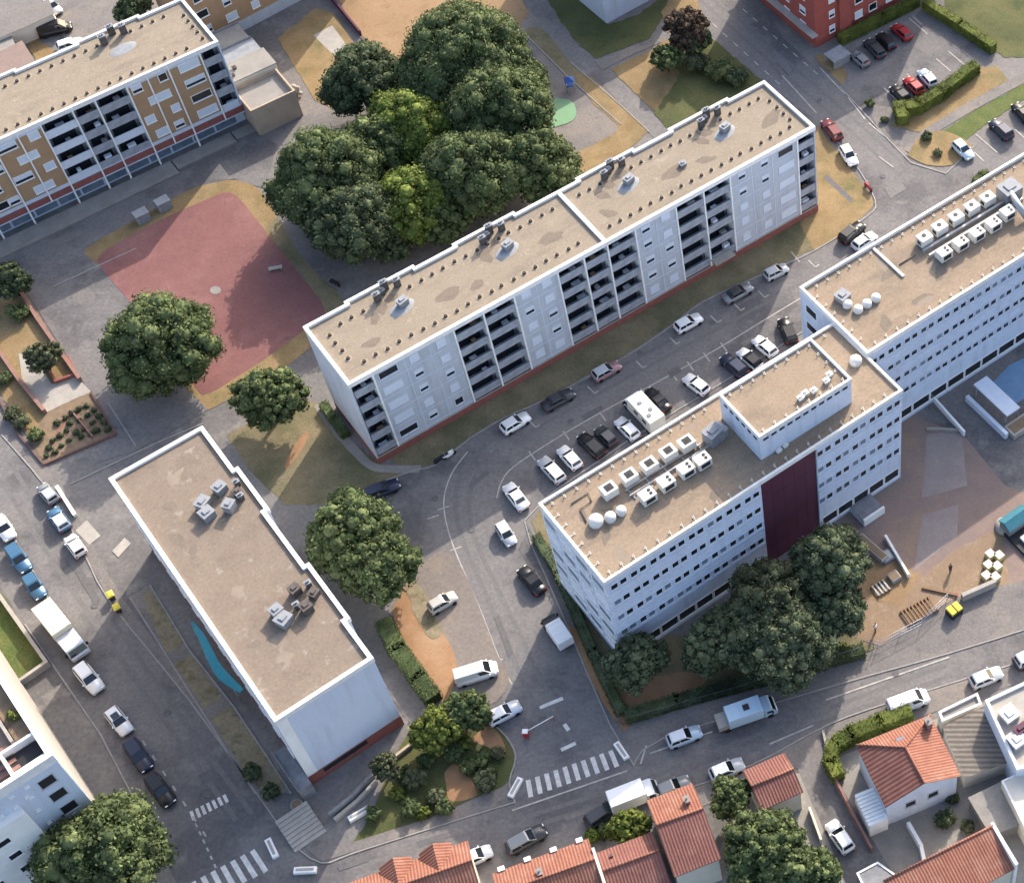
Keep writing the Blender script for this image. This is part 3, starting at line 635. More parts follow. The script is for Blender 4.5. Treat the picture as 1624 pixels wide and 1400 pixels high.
# low annex beside it
rx = thing('annex_building', 'low beige annex with stepped flat roofs at the end of the ochre slab', 'annex', rn.location, .6691)
b = MB(); b.box(.05,7.0,-3.2,2.9,0,4.2); b.build('wall', M['beigewall'], rx)
b = MB(); b.box(.05,7.3,3.0,7.2,0,5.6); b.box(.05,7.2,7.2,11.5,0,4.7); b.box(.05,7.0,11.5,16,0,4.5); b.build('wall', M['creamwall'], rx)
b = MB(); b.box(.35,6.7,-2.9,2.6,4.2,4.26); b.build('roof', M['courtroof'] if 'courtroof' in M else M['concrete'], rx)
b = MB(); ring(b, [(.02,-3.23),(7.03,-3.23),(7.03,2.95),(.02,2.95)], .22, 4.1, 5.0); b.build('parapet', M['beigewall'], rx)
b = MB(); b.box(.05,7.4,2.98,7.25,5.6,5.75); b.build('roof', M['concrete'], rx)
b = MB(); b.box(.05,7.3,7.26,11.5,4.7,4.85); b.build('roof', M['greybox'], rx)
b = MB(); b.box(.05,7.1,11.51,16,4.5,4.65); b.build('roof', M['concrete'], rx)
for v, z in ((11.35,4.85),(7.26,4.85),(15.8,4.65)):
    b = MB(); b.box(.05,7.2,v,v+.15,z,z+.35); b.build('roof_upstand', M['recess'], rx)
hatch(rx, 2.0, 5.6, 5.75, .5, .5, .3, 0, M['chimney']); hatch(rx, 1.2, 4.2, 5.75, .3, .3, .3, 0, M['chimney'])
b = MB(); b.cyl(0,0,0,1.6,.35,.3,n=10); b.sphere((0,0,1.6),(.5,.5,.6)); 
for i in range(7): b.sphere((.7*math.cos(i), .7*math.sin(i)*.7, .5+.2*i),(.35,.35,.3),seg=8,rg=5)
tag(b.build('bundled_parasol', M['pale_concrete'], None, at(470,152), 0), 'grey beige wrapped bundle standing against the corner of the low annex', 'bundle')

# ------------------------------------------------------------------ plain slab, lower left
YC = .69417
rc = thing('apartment_building', 'apartment slab with bare gravel roof, white coping and blank white end wall, lower left', 'apartment building', (-62.72,83.26,0), YC)
LC, WC, HC = 11.6, 39.75, 15.0
outc = [(0,0),(LC,0)]
for a, c in [(5.9,15.0),(24.2,31.8)]: outc += [(LC,a),(LC+.5,a),(LC+.5,c),(LC,c)]
outc += [(LC,WC),(0,WC)]
b = MB(); b.box(0.02,LC-.02,.02,WC-.02,0,HC-.1)
for a, c in [(5.9,15.0),(24.2,31.8)]: b.box(LC-.022,LC+.45,a+.02,c-.02,0,HC-.1)
b.build('wall', M['wallwhite'], rc)
b = MB(); b.box(-.05,LC+.03,-.05,.015,0,1.9); b.box(-.05,.015,.0152,WC,0,1.2); b.build('brick_base', M['brick'], rc)
b = MB(); b.box(1.8,7.2,-.09,-.052,1.0,1.75); b.build('window_strip', M['glass'], rc)
b = MB(); b.box(.0,1.2,-.03,.0,1.95,HC-.2); b.build('corner_panel', M['white'], rc)
for k in range(4):
    for v in np.arange(3.2, 38, 3.3): add_window(rc, .018, v, 3.6+2.95*k, 1.5, 1.3, M['white'], M['glass'], .6 if rng.random() < .6 else 1, -math.pi/2)
b = MB(); b.prism(offset_poly(outc,.3), HC-.098, HC); b.build('roof', M['gravel2'], rc)
b = MB(); ring(b, offset_poly(outc,-.06), .48, HC-.35, HC+.34); b.build('parapet', M['coping'], rc)
for u, v, sx, sy, h, a in [(9.1,30.2,1.3,1.2,1.0,.3),(6.7,29.6,1.5,1.2,.9,.5),(6.4,27.9,1.4,1.3,1.0,.2),(8.8,27.2,1.2,1.1,1.2,.6),(10.4,28.3,.8,.8,.9,.1),(6.4,11.5,1.2,1.1,1.1,.2),(6.5,10.1,1.5,1.4,1.0,.4),(9.2,12.6,1.1,1.0,1.1,.2),(10.6,11.0,1.0,.9,.8,.5),(9.1,9.8,1.1,1.1,1.2,.1)]:
    hatch(rc, u, v, HC, sx, sy, h, a, M['greybox'] if sx > 1.15 else M['chimney'])
for u, v in [(10.9,29.6),(10.4,27.6),(10.7,12.4),(8.4,10.8)]: chimney(rc, u, v, HC, .6, .4, .9)
for k in range(12): roof_stain(rc, 1.6+8.4*rng.random(), 2+35*rng.random(), HC+.003+.0005*k, .4+.9*rng.random(), .3+.5*rng.random(), 6*rng.random(), M['gravel_pale2'] if k % 2 else M['stain'])
for k, (v, a) in enumerate(((10.5,1.6),(29.2,1.5))): roof_stain(rc, 7.6, v, HC+.012+.001*k, a*1.3, a, .4)
b = MB(); b.box(-1.6,-.06,-1.2,4.6,0,2.6); b.box(-1.7,-1.58,-1.3,4.7,2.6,3.0); b.build('bin_store', M['recess'], rc)
# teal canopy along its street side
pts = [at(x,y,3.2) for x,y in smooth([(304,984),(322,1003),(336,1028),(352,1056),(386,1092)])]
p2 = [at(x,y,2.7) for x,y in smooth([(303,990),(314,1012),(326,1040),(346,1075),(380,1098)])]
b = MB()
for i in range(len(pts)-1): b.loft([[pts[i],p2[i],p2[i]-Vector((0,0,.15)),pts[i]-Vector((0,0,.15))],[pts[i+1],p2[i+1],p2[i+1]-Vector((0,0,.15)),pts[i+1]-Vector((0,0,.15))]])
can = b.build('canopy', M['teal']); tag(can, 'curved teal entrance canopy along the street side of the bare roofed slab', 'canopy')
b = MB()
for i in (2, len(pts)//2, len(pts)-3): b.tube([(p2[i].x,p2[i].y,0),(p2[i].x,p2[i].y,2.56)], .06)
b.build('post', M['metal'], can)
# ------------------------------------------------------------------ white office block, two wings
YS = .67780
def office_ground(root, u0, u1, v, n):
    wd = (u1-u0)/n
    for i in range(n):
        a = u0+i*wd
        o = part('ground_window', window_mesh(round(wd-.12,2), 1.7, M['white']), root, (a+wd/2, v, 1.75))
        part('pane', box_mesh('pane', (-wd/2+.16, wd/2-.16, -.03, 0.0, -.76, .76), M['glass']), o)
def ledges(root, u0, u1, v, gaps=()):
    b = MB()
    for k in range(4):
        z = 6.35+3.27*k
        for dz, t in ((-.98,.11),(-.52,.07),(.55,.09),(1.0,.06),(1.45,.06)):
            segs = [(u0,u1)] if not gaps else [(u0,gaps[0]),(gaps[1],u1)]
            for a, c in segs: b.box(a,c,v-t,v-.002,z+dz,z+dz+.08)
    b.build('ledge', M['ledge'], root)
def anchor_mesh():
    b = MB(); b.box(-.14,.14,-.14,.14,0,.08); b.cyl(0,0,.08,.34,.045,n=6); b.cyl(0,0,.34,.42,.1,.08,n=8); b.box(-.05,.05,-.85,-.142,0,.05)
    return b.mesh('anchor_post', M['anchor'])
am = anchor_mesh()
def ac_unit(root, p, a=0, kind=0):
    b = MB(); b.box(-.88,.88,-.72,.72,.25,1.45)
    for s in (-.6,.6): b.box(s-.07,s+.07,-.6,.6,0,.248)
    o = b.build('air_conditioner', M['acwhite'], root, p, a)
    c = MB()
    if kind == 0: c.box(-.42,.52,-.45,.45,1.452,1.49); c.cyl(.05,0,1.49,1.53,.14,n=8)
    elif kind == 1: c.cyl(0,.1,1.452,1.5,.3,n=12); c.box(-.89,-.882,-.4,.3,.5,1.1)
    else: c.cyl(.38,.25,1.452,1.5,.2,n=10); c.cyl(.38,-.25,1.452,1.5,.2,n=10); c.box(-.6,.6,-.73,-.721,.5,1.2)
    c.build('fan', M['dark'], o)
def to_local(root, P):
    d = Vector(P)-root.location; c, s = math.cos(root.rotation_euler.z), math.sin(root.rotation_euler.z)
    return Vector((d.x*c+d.y*s, -d.x*s+d.y*c, d.z))
def tank(root, p, r=.55, h=.5):
    b = MB(); b.cyl(0,0,0,h,r,n=14); b.sphere((0,0,h),(r,r,r*.6),seg=14,rg=8)
    b.build('tank', M['acwhite'], root, p)

rs = thing('office_building', 'white office block with rows of small dark windows, maroon panel and rooftop penthouse', 'office building', (-29.616,98.343,0), YS)
LS, WS, HS = 41.6, 13.14, 17.75
b = MB(); b.box(.02,20.98,.02,WS-.02,0,HS-.1); b.box(28.92,LS-.02,.02,WS-.02,0,HS-.1); b.box(20.98,28.92,.62,WS-.02,0,HS-.1)
b.build('wall', M['officewall'], rs)
b = MB(); b.box(21.0,28.9,.25,.615,0,HS-.35); b.box(21.0,28.9,.2,.62,HS-.349,HS-.1); b.build('maroon_panel', M['maroon'], rs)
b = MB()
for i in range(1,5): b.box(21+1.58*i-.02,21+1.58*i+.02,.243,.249,0,HS-.36)
for i in range(1,5): b.box(21.02,28.88,.239,.2425,3.4*i-.02,3.4*i+.02)
b.build('panel_seam', M['dark'], rs)
ledges(rs, .1, LS-.1, .02, (20.9,29.0))
for k in range(4):
    z = 6.37+3.25*k
    for i in range(17):
        for off in (0, 1.16):
            u = 1.05+2.573*i+off
            if u > LS-.5 or 20.3 < u < 29.0: continue
            add_window(rs, u, .018, z, .98, 1.12, M['ledge'], M['glass'] if rng.random() < (.88 if k in (3,2) and u < 21 or k == 3 else .6) else M['paleglass'])
office_ground(rs, .5, 20.5, .018, 8); office_ground(rs, 29.2, LS-.3, .018, 5)
# panelled street end
for k in range(5):
    for i in range(4):
        v = 1.7+3.25*i
        o = part('window', window_mesh(2.6, 1.5, M['white']), rs, (.018, v, 2.9+3.2*k), -math.pi/2)
        part('pane', box_mesh('pane', (-1.21,1.21,-.03,0,-.66,.66), M['paleglass'] if (k+i) % 3 else M['shutter']), o)
b = MB()
for k in range(5): b.box(-.09,.018,.3,WS-.3,1.2+3.2*k,1.75+3.2*k)
b.build('ledge', M['wallwhite'], rs)
rect = [(0,0),(LS,0),(LS,WS),(0,WS)]
b = MB(); b.prism(offset_poly(rect,.2), HS-.098, HS); b.build('roof', M['gravel3'], rs)
b = MB(); ring(b, offset_poly(rect,-.05), .3, HS-.3, HS+.35); b.build('parapet', M['coping'], rs)
# penthouse
ph = MB(); ph.box(22.9,36.0,2.45,10.1,HS+.002,HS+4.2); pho = ph.build('penthouse', M['officewall'], rs)
b = MB(); pr = [(22.9,2.45),(36.0,2.45),(36.0,10.1),(22.9,10.1)]
b.prism(offset_poly(pr,.2), HS+4.202, HS+4.25); b.build('penthouse_roof', M['gravel3'], pho)
b = MB(); ring(b, offset_poly(pr,-.05), .28, HS+4.0, HS+4.6); b.build('parapet', M['coping'], pho)
b = MB()
for i in range(11): b.box(23.4+1.13*i,24.1+1.13*i,2.40,2.449,HS+3.35,HS+3.7)
for i in range(6): b.box(22.85,22.899,3.0+1.13*i,3.6+1.13*i,HS+3.35,HS+3.7)
b.build('vent_slot', M['dark'], pho)
for u in np.arange(23.9, 35.6, 1.62):
    part('anchor_post', am, pho, (u,3.1,HS+4.25)); part('anchor_post', am, pho, (u,9.4,HS+4.25), math.pi)
for v in np.arange(4.6, 9, 1.6): part('anchor_post', am, pho, (35.3,v,HS+4.25), math.pi/2)
for u, v in [(29.8,3.9),(30.6,4.1),(31.6,3.8),(33.6,4.0),(34.4,4.5)]: hatch(pho, u, v, HS+4.25, .6, .5, .45, 0, M['acwhite'])
for u in np.arange(1.2, 41, 1.6):
    part('anchor_post', am, rs, (u,.9,HS))
    if u < 22 or u > 36.4: part('anchor_post', am, rs, (u,WS-.9,HS), math.pi)
for v in np.arange(2.6, 12, 1.6): part('anchor_post', am, rs, (.9,v,HS), -math.pi/2)
for x, y in [(966,779),(998,758),(1030,740),(1060,720),(1089,705)]: ac_unit(rs, to_local(rs, at(x,y,HS+.7))*1+Vector((0,0,-.7)), 0, 0)
for x, y in [(1027,788),(1057,767),(1088,746),(1114,732)]: ac_unit(rs, to_local(rs, at(x,y,HS+.7))+Vector((0,0,-.7)), 0, 2)
b = MB(); p0 = to_local(rs, at(985,772,HS)); p1 = to_local(rs, at(1112,690,HS))
b.box(p0.x,p1.x,p0.y-1.0,p0.y-.85,HS+.25,HS+.4); b.box(p0.x,p1.x,p0.y-1.9,p0.y-1.7,HS+.25,HS+.4)
for u in np.arange(p0.x+.3, p1.x, 2.4): b.box(u,u+.12,p0.y-2.4,p0.y+.4,HS+.003,HS+.2)
b.build('pipe_rack', M['metal'], rs)
for x, y, r in [(945,826,.85),(968,820,.65),(985,810,.6)]: tank(rs, to_local(rs, at(x,y,HS+.4))+Vector((0,0,-.4)), r, .6)
q = to_local(rs, at(1132,698,HS)); hatch(rs, q.x, q.y, HS, 2.0, 1.6, 1.9, .2, M['greybox'])
q = to_local(rs, at(1142,690,HS)); hatch(rs, q.x, q.y, HS, 1.3, 1.5, 1.3, .2, M['metal'])
q = to_local(rs, at(1357,572,HS+.4)); tank(rs, (q.x,q.y,HS), .75, .6)
for x, y in [(1235,716),(1210,725),(1245,708)]:
    q = to_local(rs, at(x,y,HS)); hatch(rs, q.x, q.y, HS, .6, .5, .4, 0, M['acwhite'])
b = MB(); pp = [to_local(rs, at(x,y,HS+.12)) for x, y in [(905,800),(933,781),(938,795),(920,807),(930,828)]]
b.tube(pp, .07); b.build('pipe', M['chimney'], rs)

for k in range(10): roof_stain(rs, 2+18*rng.random(), 1.5+10*rng.random(), HS+.003+.0005*k, .5+1.2*rng.random(), .3+.6*rng.random(), 6*rng.random(), M['gravel_pale2'] if k % 3 == 0 else M['stain'])
# north wing
rw = thing('office_building', 'white office wing with roof tanks, running off the right edge', 'office building', rs.location, YS)
U0, U1, V0, V1, HW = 41.62, 96.0, 6.55, 19.8, 18.1
b = MB(); b.box(U0,U1,V0,V1,0,HW-.1); b.build('wall', M['officewall'], rw)
ledges(rw, U0+.1, U1, V0)
cnt = 0
for i in range(13):
    for k in range(4):
        for off in (0, 1.16):
            u = 42.6+2.573*i+off
            if u > 76: continue
            add_window(rw, u, V0-.002, 6.37+3.25*k+.25, .98, 1.12, M['ledge'], M['glass'] if rng.random() < .8 else M['paleglass'])
b = MB()
for k in range(4):
    for u in np.arange(42.6+2.573*13, 95, 2.573): b.box(u-.3,u+.3,V0-.06,V0-.002,6.2+3.25*k,7.1+3.25*k)
b.build('far_window', M['glass'], rw)
office_ground(rw, 43.0, 75.0, V0-.002, 11)
rect = [(U0,V0),(U1,V0),(U1,V1),(U0,V1)]
b = MB(); b.prism(offset_poly(rect,.2), HW-.098, HW); b.build('roof', M['gravel3'], rw)
b = MB(); ring(b, offset_poly(rect,-.05), .32, HW-.3, HW+.5); b.build('parapet', M['coping'], rw)
for k in range(5):
    o = part('window', window_mesh(2.2, 1.5, M['white']), rw, (U0-.002, 17.6, 3+3.2*k), -math.pi/2); part('pane', box_mesh('pane', (-1.01,1.01,-.03,0,-.66,.66), M['glass']), o)
for u in np.arange(43.5, 80, 1.7):
    part('anchor_post', am, rw, (u,V0+.95,HW)); part('anchor_post', am, rw, (u,V1-.95,HW), math.pi)
for v in np.arange(9, 19, 1.7): part('anchor_post', am, rw, (U0+.95,v,HW), -math.pi/2)
for x, y in [(1466,378),(1490,361),(1516,345),(1541,329),(1566,315)]: ac_unit(rw, to_local(rw, at(x,y,HW+1))+Vector((0,0,-1)), 0, 1)
for x, y in [(1497,401),(1523,385),(1549,370),(1575,355),(1598,337)]: ac_unit(rw, to_local(rw, at(x,y,HW+1))+Vector((0,0,-1)), 0, 2)
b = MB(); p0 = to_local(rw, at(1458,388,HW)); p1 = to_local(rw, at(1600,300,HW))
b.box(p0.x-.5,p1.x,p0.y-1.5,p0.y-1.2,HW+.003,HW+.5); b.box(p0.x-.5,p1.x,p0.y-2.6,p0.y-2.35,HW+.003,HW+.6)
b.build('pipe_rack', M['metal'], rw)
q = to_local(rw, at(1600,312,HW)); hatch(rw, q.x, q.y, HW, 2.6, 2.2, 1.8, 0, M['greybox'])
b = MB(); b.tube([to_local(rw, at(x,y,z)) for x,y,z in [(1602,305,HW+1.5),(1618,330,HW+1.6),(1628,345,HW+.6)]], .45, 10); b.build('duct', M['metal'], rw)
for x, y, r in [(1344,482,.6),(1361,490,.6),(1375,481,.6),(1389,472,.6)]: tank(rw, to_local(rw, at(x,y,HW+.4))+Vector((0,0,-.4)), r, .5)
q = to_local(rw, at(1336,474,HW)); hatch(rw, q.x, q.y, HW, 1.5, 1.5, .8, .2, M['greybox'])
b = MB(); b.box(52.6,52.95,V1-6.4,V1-.5,HW+.003,HW+.25); b.build('pipe', M['acwhite'], rw)
b = MB(); pp = [to_local(rw, at(x,y,HW+.12)) for x, y in [(1426,420),(1452,404),(1440,412),(1420,428)]]; b.tube(pp[:2], .08); b.build('pipe', M['chimney'], rw)

for k in range(12): roof_stain(rw, 45+30*rng.random(), 8.5+9*rng.random(), HW+.003+.0005*k, .6+1.6*rng.random(), .3+.7*rng.random(), 6*rng.random(), M['gravel_pale2'] if k % 3 == 0 else M['stain'])
# ------------------------------------------------------------------ buildings cut by the top edge
def block(name, label, px0, px1, depth, h, m, nfl, cols, fr, band=None, left=None):
    """front face runs from px0 to px1 on the ground"""
    a, c = at(*px0), at(*px1); d = c-a; yaw = math.atan2(d.y, d.x); L = d.length
    r = thing(name, label, 'apartment building', a, yaw)
    b = MB(); b.box(0,L,0,depth,0,h); b.build('wall', m, r)
    if band: q = MB(); q.box(-.03,L,-.06,-.002,0,band[0]); q.build('wall_band', band[1], r)
    for k in range(nfl):
        for u, wd in cols(L, k): add_window(r, u, -.003, (band[0] if band else .6)+1.5+2.9*k, wd, 1.4, fr, M['glass'], None if rng.random() < .15 else (1 if rng.random() < .6 else .6))
    q = MB(); ring(q, [(-.05,-.05),(L+.05,-.05),(L+.05,depth+.05),(-.05,depth+.05)], .4, h-.3, h+.4); q.build('parapet', M['coping'], r)
    q = MB(); q.box(.3,L-.3,.3,depth-.3,h+.001,h+.06); q.build('roof', M['gravel'], r)
    return r, L, yaw
block('apartment_building', 'ochre fronted building with white window boxes cut off by the top edge', (318,85), (600,-65), 11, 15, M['ochre'], 4, lambda L,k: [(2.5+4.1*i,(1.9 if (i+k)%2 else 1.3)) for i in range(int((L-3)/4.1))], M['white'], (1.9, M['wallgrey']))
block('apartment_building', 'building with a blank white end wall dipping below the top edge, centre', (962,38), (1105,-40), 20, 12, M['wallwhite'], 0, lambda L,k: [], M['white'], None)
rr, L, yaw = block('apartment_building', 'red brick apartment block with white windows at the top edge', (1294,76), (1500,-36), 18, 15, M['brickwall'], 5, lambda L,k: [(3.2,1.1),(8.4,1.5),(11.2,1.6)]+[(14.5+3*i,1.4) for i in range(int((L-15)/3))], M['white'], None)
for k in range(4):
    for v in (3,7,12): add_window(rr, -.003, v, 2.6+2.9*k, 1.4, 1.4, M['white'], M['glass'], .6, -math.pi/2)
b = MB(); b.box(4.4,6.6,-.5,-.002,0,15.2); b.build('wall', M['brickwall'], rr)
b = MB(); b.box(-1.2,-.05,-.8,18,2.9,3.1); b.build('entrance_canopy', M['pale_concrete'], rr)

# ------------------------------------------------------------------ white apartment complex, bottom left corner
HB = 19.5; p = at(83,1197,HB)
q = at(-40,1005,HB); yb = math.atan2(q.y-p.y, q.x-p.x)-math.pi/2
rb = thing('apartment_building', 'white terraced apartment block with a sunlit side wall, bottom left corner', 'apartment building', (p.x,p.y,0), yb)
b = MB(); b.box(-26,0,0.02,40,0,HB-1.4); b.build('wall', M['wallwhite'], rb)
b = MB(); b.box(-26,-5.2,-.9,.015,0,HB-4.6); b.build('wall', M['white'], rb)
b = MB(); b.box(.002,.03,.3,39,0,HB-1.6); b.build('side_wall', M['pale_concrete'], rb)
b = MB(); b.box(-25.4,-.4,.5,39.6,HB-1.399,HB-1.3); b.build('roof_terrace', M['yard'], rb)
b = MB(); ring(b, [(-26,0),(0.06,0),(.06,40),(-26,40)], .55, HB-1.5, HB); b.build('parapet', M['coping'], rb)
b = MB(); b.box(-4.1,-.5,.6,.9,HB-1.298,HB-.2); b.box(-4.1,-3.8,.9,3.6,HB-1.298,HB-.2); b.box(-4.1,-.5,3.6,3.9,HB-1.298,HB-.2); b.build('roof_wall', M['coping'], rb)
b = MB(); b.box(-3.7,-.6,1,3.5,HB-1.298,HB-1.2); b.build('skylight', M['dark'], rb)
b = MB(); b.box(-2.6,-2.3,4.5,39,HB-1.298,HB-.5); b.box(-9,-8.7,.6,39,HB-1.298,HB-.5); b.box(-8.6,-2.7,9,9.3,HB-1.298,HB-.6); b.box(-5.6,-5.3,9.4,22,HB-1.298,HB-.7); b.build('planter_wall', M['pale_concrete'], rb)
b = MB(); b.box(-2.2,-.6,4.5,39,HB-1.298,HB-.9); b.box(-8.6,-5.8,9.4,24,HB-1.298,HB-1.0); b.build('planter_bed', M['soil'], rb)
for i in range(5):
    b = MB(); b.box(-8.4+.0,-3.0,3.0+.95*i-2.3,3.45+.95*i-2.3,HB-1.298,HB-1.1); b.build('deck_board', M['pinkbrick'], rb)
for k in range(6):
    z = HB-3.4-3.05*k
    o = part('window', window_mesh(1.7, 1.7, M['wallgrey']), rb, (-1.9,.018,z)); part('pane', box_mesh('pane', (-.76,.76,-.03,0,-.76,.76), M['dark']), o)
    for u in (-4.3,-6.2,-8.1):
        if k < 2 or u > -5: pass
    if k < 5:
        for i, u in enumerate((-4.2,-5.0)[:1]): add_window(rb, u, .018, z-.3, .4, .35, M['white'], M['shutter'])
    for u in (-8.4,-11.5,-14.6,-17.7): add_window(rb, u, -.902, z-3.6, 1.4, 1.1, M['white'], M['glass']) if z-3.6 > 1 else None
for i in range(3):
    for k in range(2): add_window(rb, -3.6-1.6*i-.3*k, .018, HB-2.2-1.9*k, .5, .35, M['white'], M['shutter'])
b = MB(); b.sphere((0,0,.4),(.8,.8,.6),seg=10,rg=6)
# ------------------------------------------------------------------ tiled houses along the lower street
def frame3(po, pu, pv, z):
    """local frame from three roof corners (plan position read at eave height)"""
    o, u, v = at(*po, z), at(*pu, z), at(*pv, z); d = u-o; yaw = math.atan2(d.y, d.x)
    e = Vector((math.cos(yaw), math.sin(yaw), 0)); n = Vector((-e.y, e.x, 0))
    return Vector((o.x,o.y,0)), yaw, d.length, (v-o).dot(n)
def slope_roof(root, name, quad, m, t=.14, axis=None):
    vs = [Vector(p) for p in quad]; n = len(vs)
    b = MB(); b.add(vs+[p-Vector((0,0,t)) for p in vs], [tuple(range(n)), tuple(range(2*n-1,n-1,-1))]+[(i,n+i,n+(i+1)%n,(i+1)%n) for i in range(n)])
    return b.build(name, m, root)
def gable(name, label, po, pu, pv, z, rise, m1, m2, wall, ridge=.5, ov=.25, cat='house', axis='u'):
    o, yaw, L, W = frame3(po, pu, pv, z); sgn = 1 if W > 0 else -1; W = abs(W)
    r = thing(name, label, cat, o, yaw); y = lambda t: sgn*t
    v0, v1, vr = 0, W, W*ridge
    b = MB(); ya, yb_ = sorted((y(ov), y(W-ov)))
    b.box(ov, L-ov, ya, yb_, 0, z-.1)
    if rise > 0: 
        for x in (ov, L-ov-.2): b.add([(x,y(ov),z-.1),(x,y(W-ov),z-.1),(x,y(vr),z+rise-.2),(x+.2,y(ov),z-.1),(x+.2,y(W-ov),z-.1),(x+.2,y(vr),z+rise-.2)], [(0,1,2),(3,5,4),(0,3,4,1),(1,4,5,2),(2,5,3,0)])
    b.build('wall', wall, r)
    A = [(0,y(0),z),(L,y(0),z),(L,y(vr),z+rise),(0,y(vr),z+rise)]
    Bq = [(0,y(vr),z+rise),(L,y(vr),z+rise),(L,y(W),z),(0,y(W),z)]
    if sgn < 0: A, Bq = A[::-1], Bq[::-1]
    slope_roof(r, 'roof', A, m1); slope_roof(r, 'roof', Bq, m2)
    b = MB(); b.tube([(0,y(vr),z+rise+.02),(L,y(vr),z+rise+.02)], .14, 8); b.build('ridge_tiles', M['tile_o'], r)
    return r, L, W, sgn
def house_chimney(r, x, y, z, s=.5, h=1.1):
    b = MB(); b.box(-s/2,s/2,-s*.7,s*.7,0,h); o = b.build('chimney', M['pinkbrick'], r, (x,y,z))
    c = MB(); c.box(-s/2-.06,s/2+.06,-s*.7-.06,s*.7+.06,h,h+.09); c.cyl(0,0,h+.09,h+.4,.11,n=8); c.build('chimney_cap', M['concrete'], o)

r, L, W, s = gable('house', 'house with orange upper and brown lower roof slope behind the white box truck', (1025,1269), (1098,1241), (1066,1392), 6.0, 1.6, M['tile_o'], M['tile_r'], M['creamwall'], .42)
house_chimney(r, L*.75, s*W*.25, 6.6)
r, L, W, s = gable('house', 'low red tiled house joined to the left of the orange and brown roofed house', (946,1352), (1035,1318), (962,1440), 5.0, 1.3, M['tile_r'], M['tile_r'], M['creamwall'], .45)
b = MB(); b.box(-.35,-.05,min(0,s*W),max(0,s*W),0,6.6); b.build('party_wall', M['creamwall'], r)
b = MB(); b.box(1.2,1.5,s*1.2-.15,s*1.2+.15,5.3,5.9); b.build('roof_vent', M['chimney'], r)
r, L, W, s = gable('house', 'long orange tiled house cut by the bottom edge, beside the white party wall', (780,1385), (933,1329), (800,1470), 5.4, 1.4, M['tile_o'], M['tile_o'], M['creamwall'], .5)
house_chimney(r, L*.45, s*2.2, 5.9, .5, .8)
b = MB()
for i in range(4): b.box(L*(.1+.27*i)-.35,L*(.1+.27*i)+.35,s*-.05-.2,s*-.05+.3,5.2,5.65)
b.build('eave_block', M['white'], r)
b = MB()
r, L, W, s = gable('house', 'orange tiled house with two small cross gables, leftmost house at the bottom edge', (545,1402), (742,1332), (575,1480), 5.4, 1.5, M['tile_o'], M['tile_o'], M['creamwall'], .5)
for f in (.42, .74):
    x = L*f; sl = s
    for (xa, xb, za, zb) in ((x-1.7,x,5.7,6.9),(x,x+1.7,6.9,5.7)):
        q = [(xa,sl*-.3,za),(xb,sl*-.3,zb),(xb,sl*W*.5,zb),(xa,sl*W*.5,za)]
        if sl < 0: q = q[::-1]
        slope_roof(r, 'dormer_roof', q, M['tile_oy'])
    b = MB(); yy = sorted((sl*-.1, sl*W*.4)); b.prism([(x-1.55,yy[0]),(x+1.55,yy[0]),(x+1.55,yy[1]),(x-1.55,yy[1])],4.8,5.6); b.add([(x-1.55,sl*-.1,5.6),(x+1.55,sl*-.1,5.6),(x,sl*-.1,6.75)], [(0,1,2)]); b.build('dormer_wall', M['creamwall'], r)
r, L, W, s = gable('house', 'small house with a plain faded red tile roof between the silver car and the driveway', (1178,1222), (1244,1193), (1203,1287), 4.6, .9, M['tile_r'], M['tile_r'], M['creamwall'], .5)
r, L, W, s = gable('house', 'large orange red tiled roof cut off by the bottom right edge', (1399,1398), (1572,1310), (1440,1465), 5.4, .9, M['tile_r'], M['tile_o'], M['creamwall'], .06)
b = MB(); b.box(L-.15,L+.2,min(0,s*W),max(0,s*W),0,6.4); b.build('party_wall', M['white'], r)
# hipped house
z = 5.6; o, yaw, L, W = frame3((1357,1181), (1475,1133), (1397,1283), z); s = 1 if W > 0 else -1; W = abs(W)
r = thing('house', 'white house with a hipped orange and brown tile roof, hedge and white lean to', 'house', o, yaw)
b = MB(); b.prism([(.3,s*.3),(L-.3,s*.3),(L-.3,s*(W-.3)),(.3,s*(W-.3))], 0, z-.1)
b.add([(.5,s*(W-.31),z-.1),(L-.5,s*(W-.31),z-.1),(L*.5,s*(W-.31),z+1.75)], [(0,1,2)]); b.build('wall', M['wallwhite'], r)
rg0, rg1 = (L*.5, s*W*.42, z+2.0), (L*.5, s*W, z+2.0)
def fixq(q): return q if s > 0 else q[::-1]
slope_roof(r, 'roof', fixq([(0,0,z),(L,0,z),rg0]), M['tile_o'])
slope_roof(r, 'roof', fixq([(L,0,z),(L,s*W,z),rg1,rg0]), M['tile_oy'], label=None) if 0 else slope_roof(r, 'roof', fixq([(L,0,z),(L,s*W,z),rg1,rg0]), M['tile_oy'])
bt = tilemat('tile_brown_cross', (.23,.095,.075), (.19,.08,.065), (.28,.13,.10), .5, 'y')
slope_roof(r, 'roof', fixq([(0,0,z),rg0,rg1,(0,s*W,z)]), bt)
b = MB(); b.tube([(0,0,z+.03),rg0,(L,0,z+.03)], .13, 8); b.tube([rg0,rg1], .13, 8); b.build('ridge_tiles', M['tile_o'], r)
house_chimney(r, L*.9, s*1.4, z+.4, .6, 1.3)
b = MB(); b.box(L*.45,L*.45+.9,s*2.0-.4,s*2.0+.4,z+1.0,z+1.15); b.build('skylight', M['paleglass'], r)
b = MB(); yy = sorted((s*W*.52, s*W*1.02)); b.box(-1.9,.28,yy[0],yy[1],0,2.9); o2 = b.build('lean_to', M['white'], r)
b = MB()
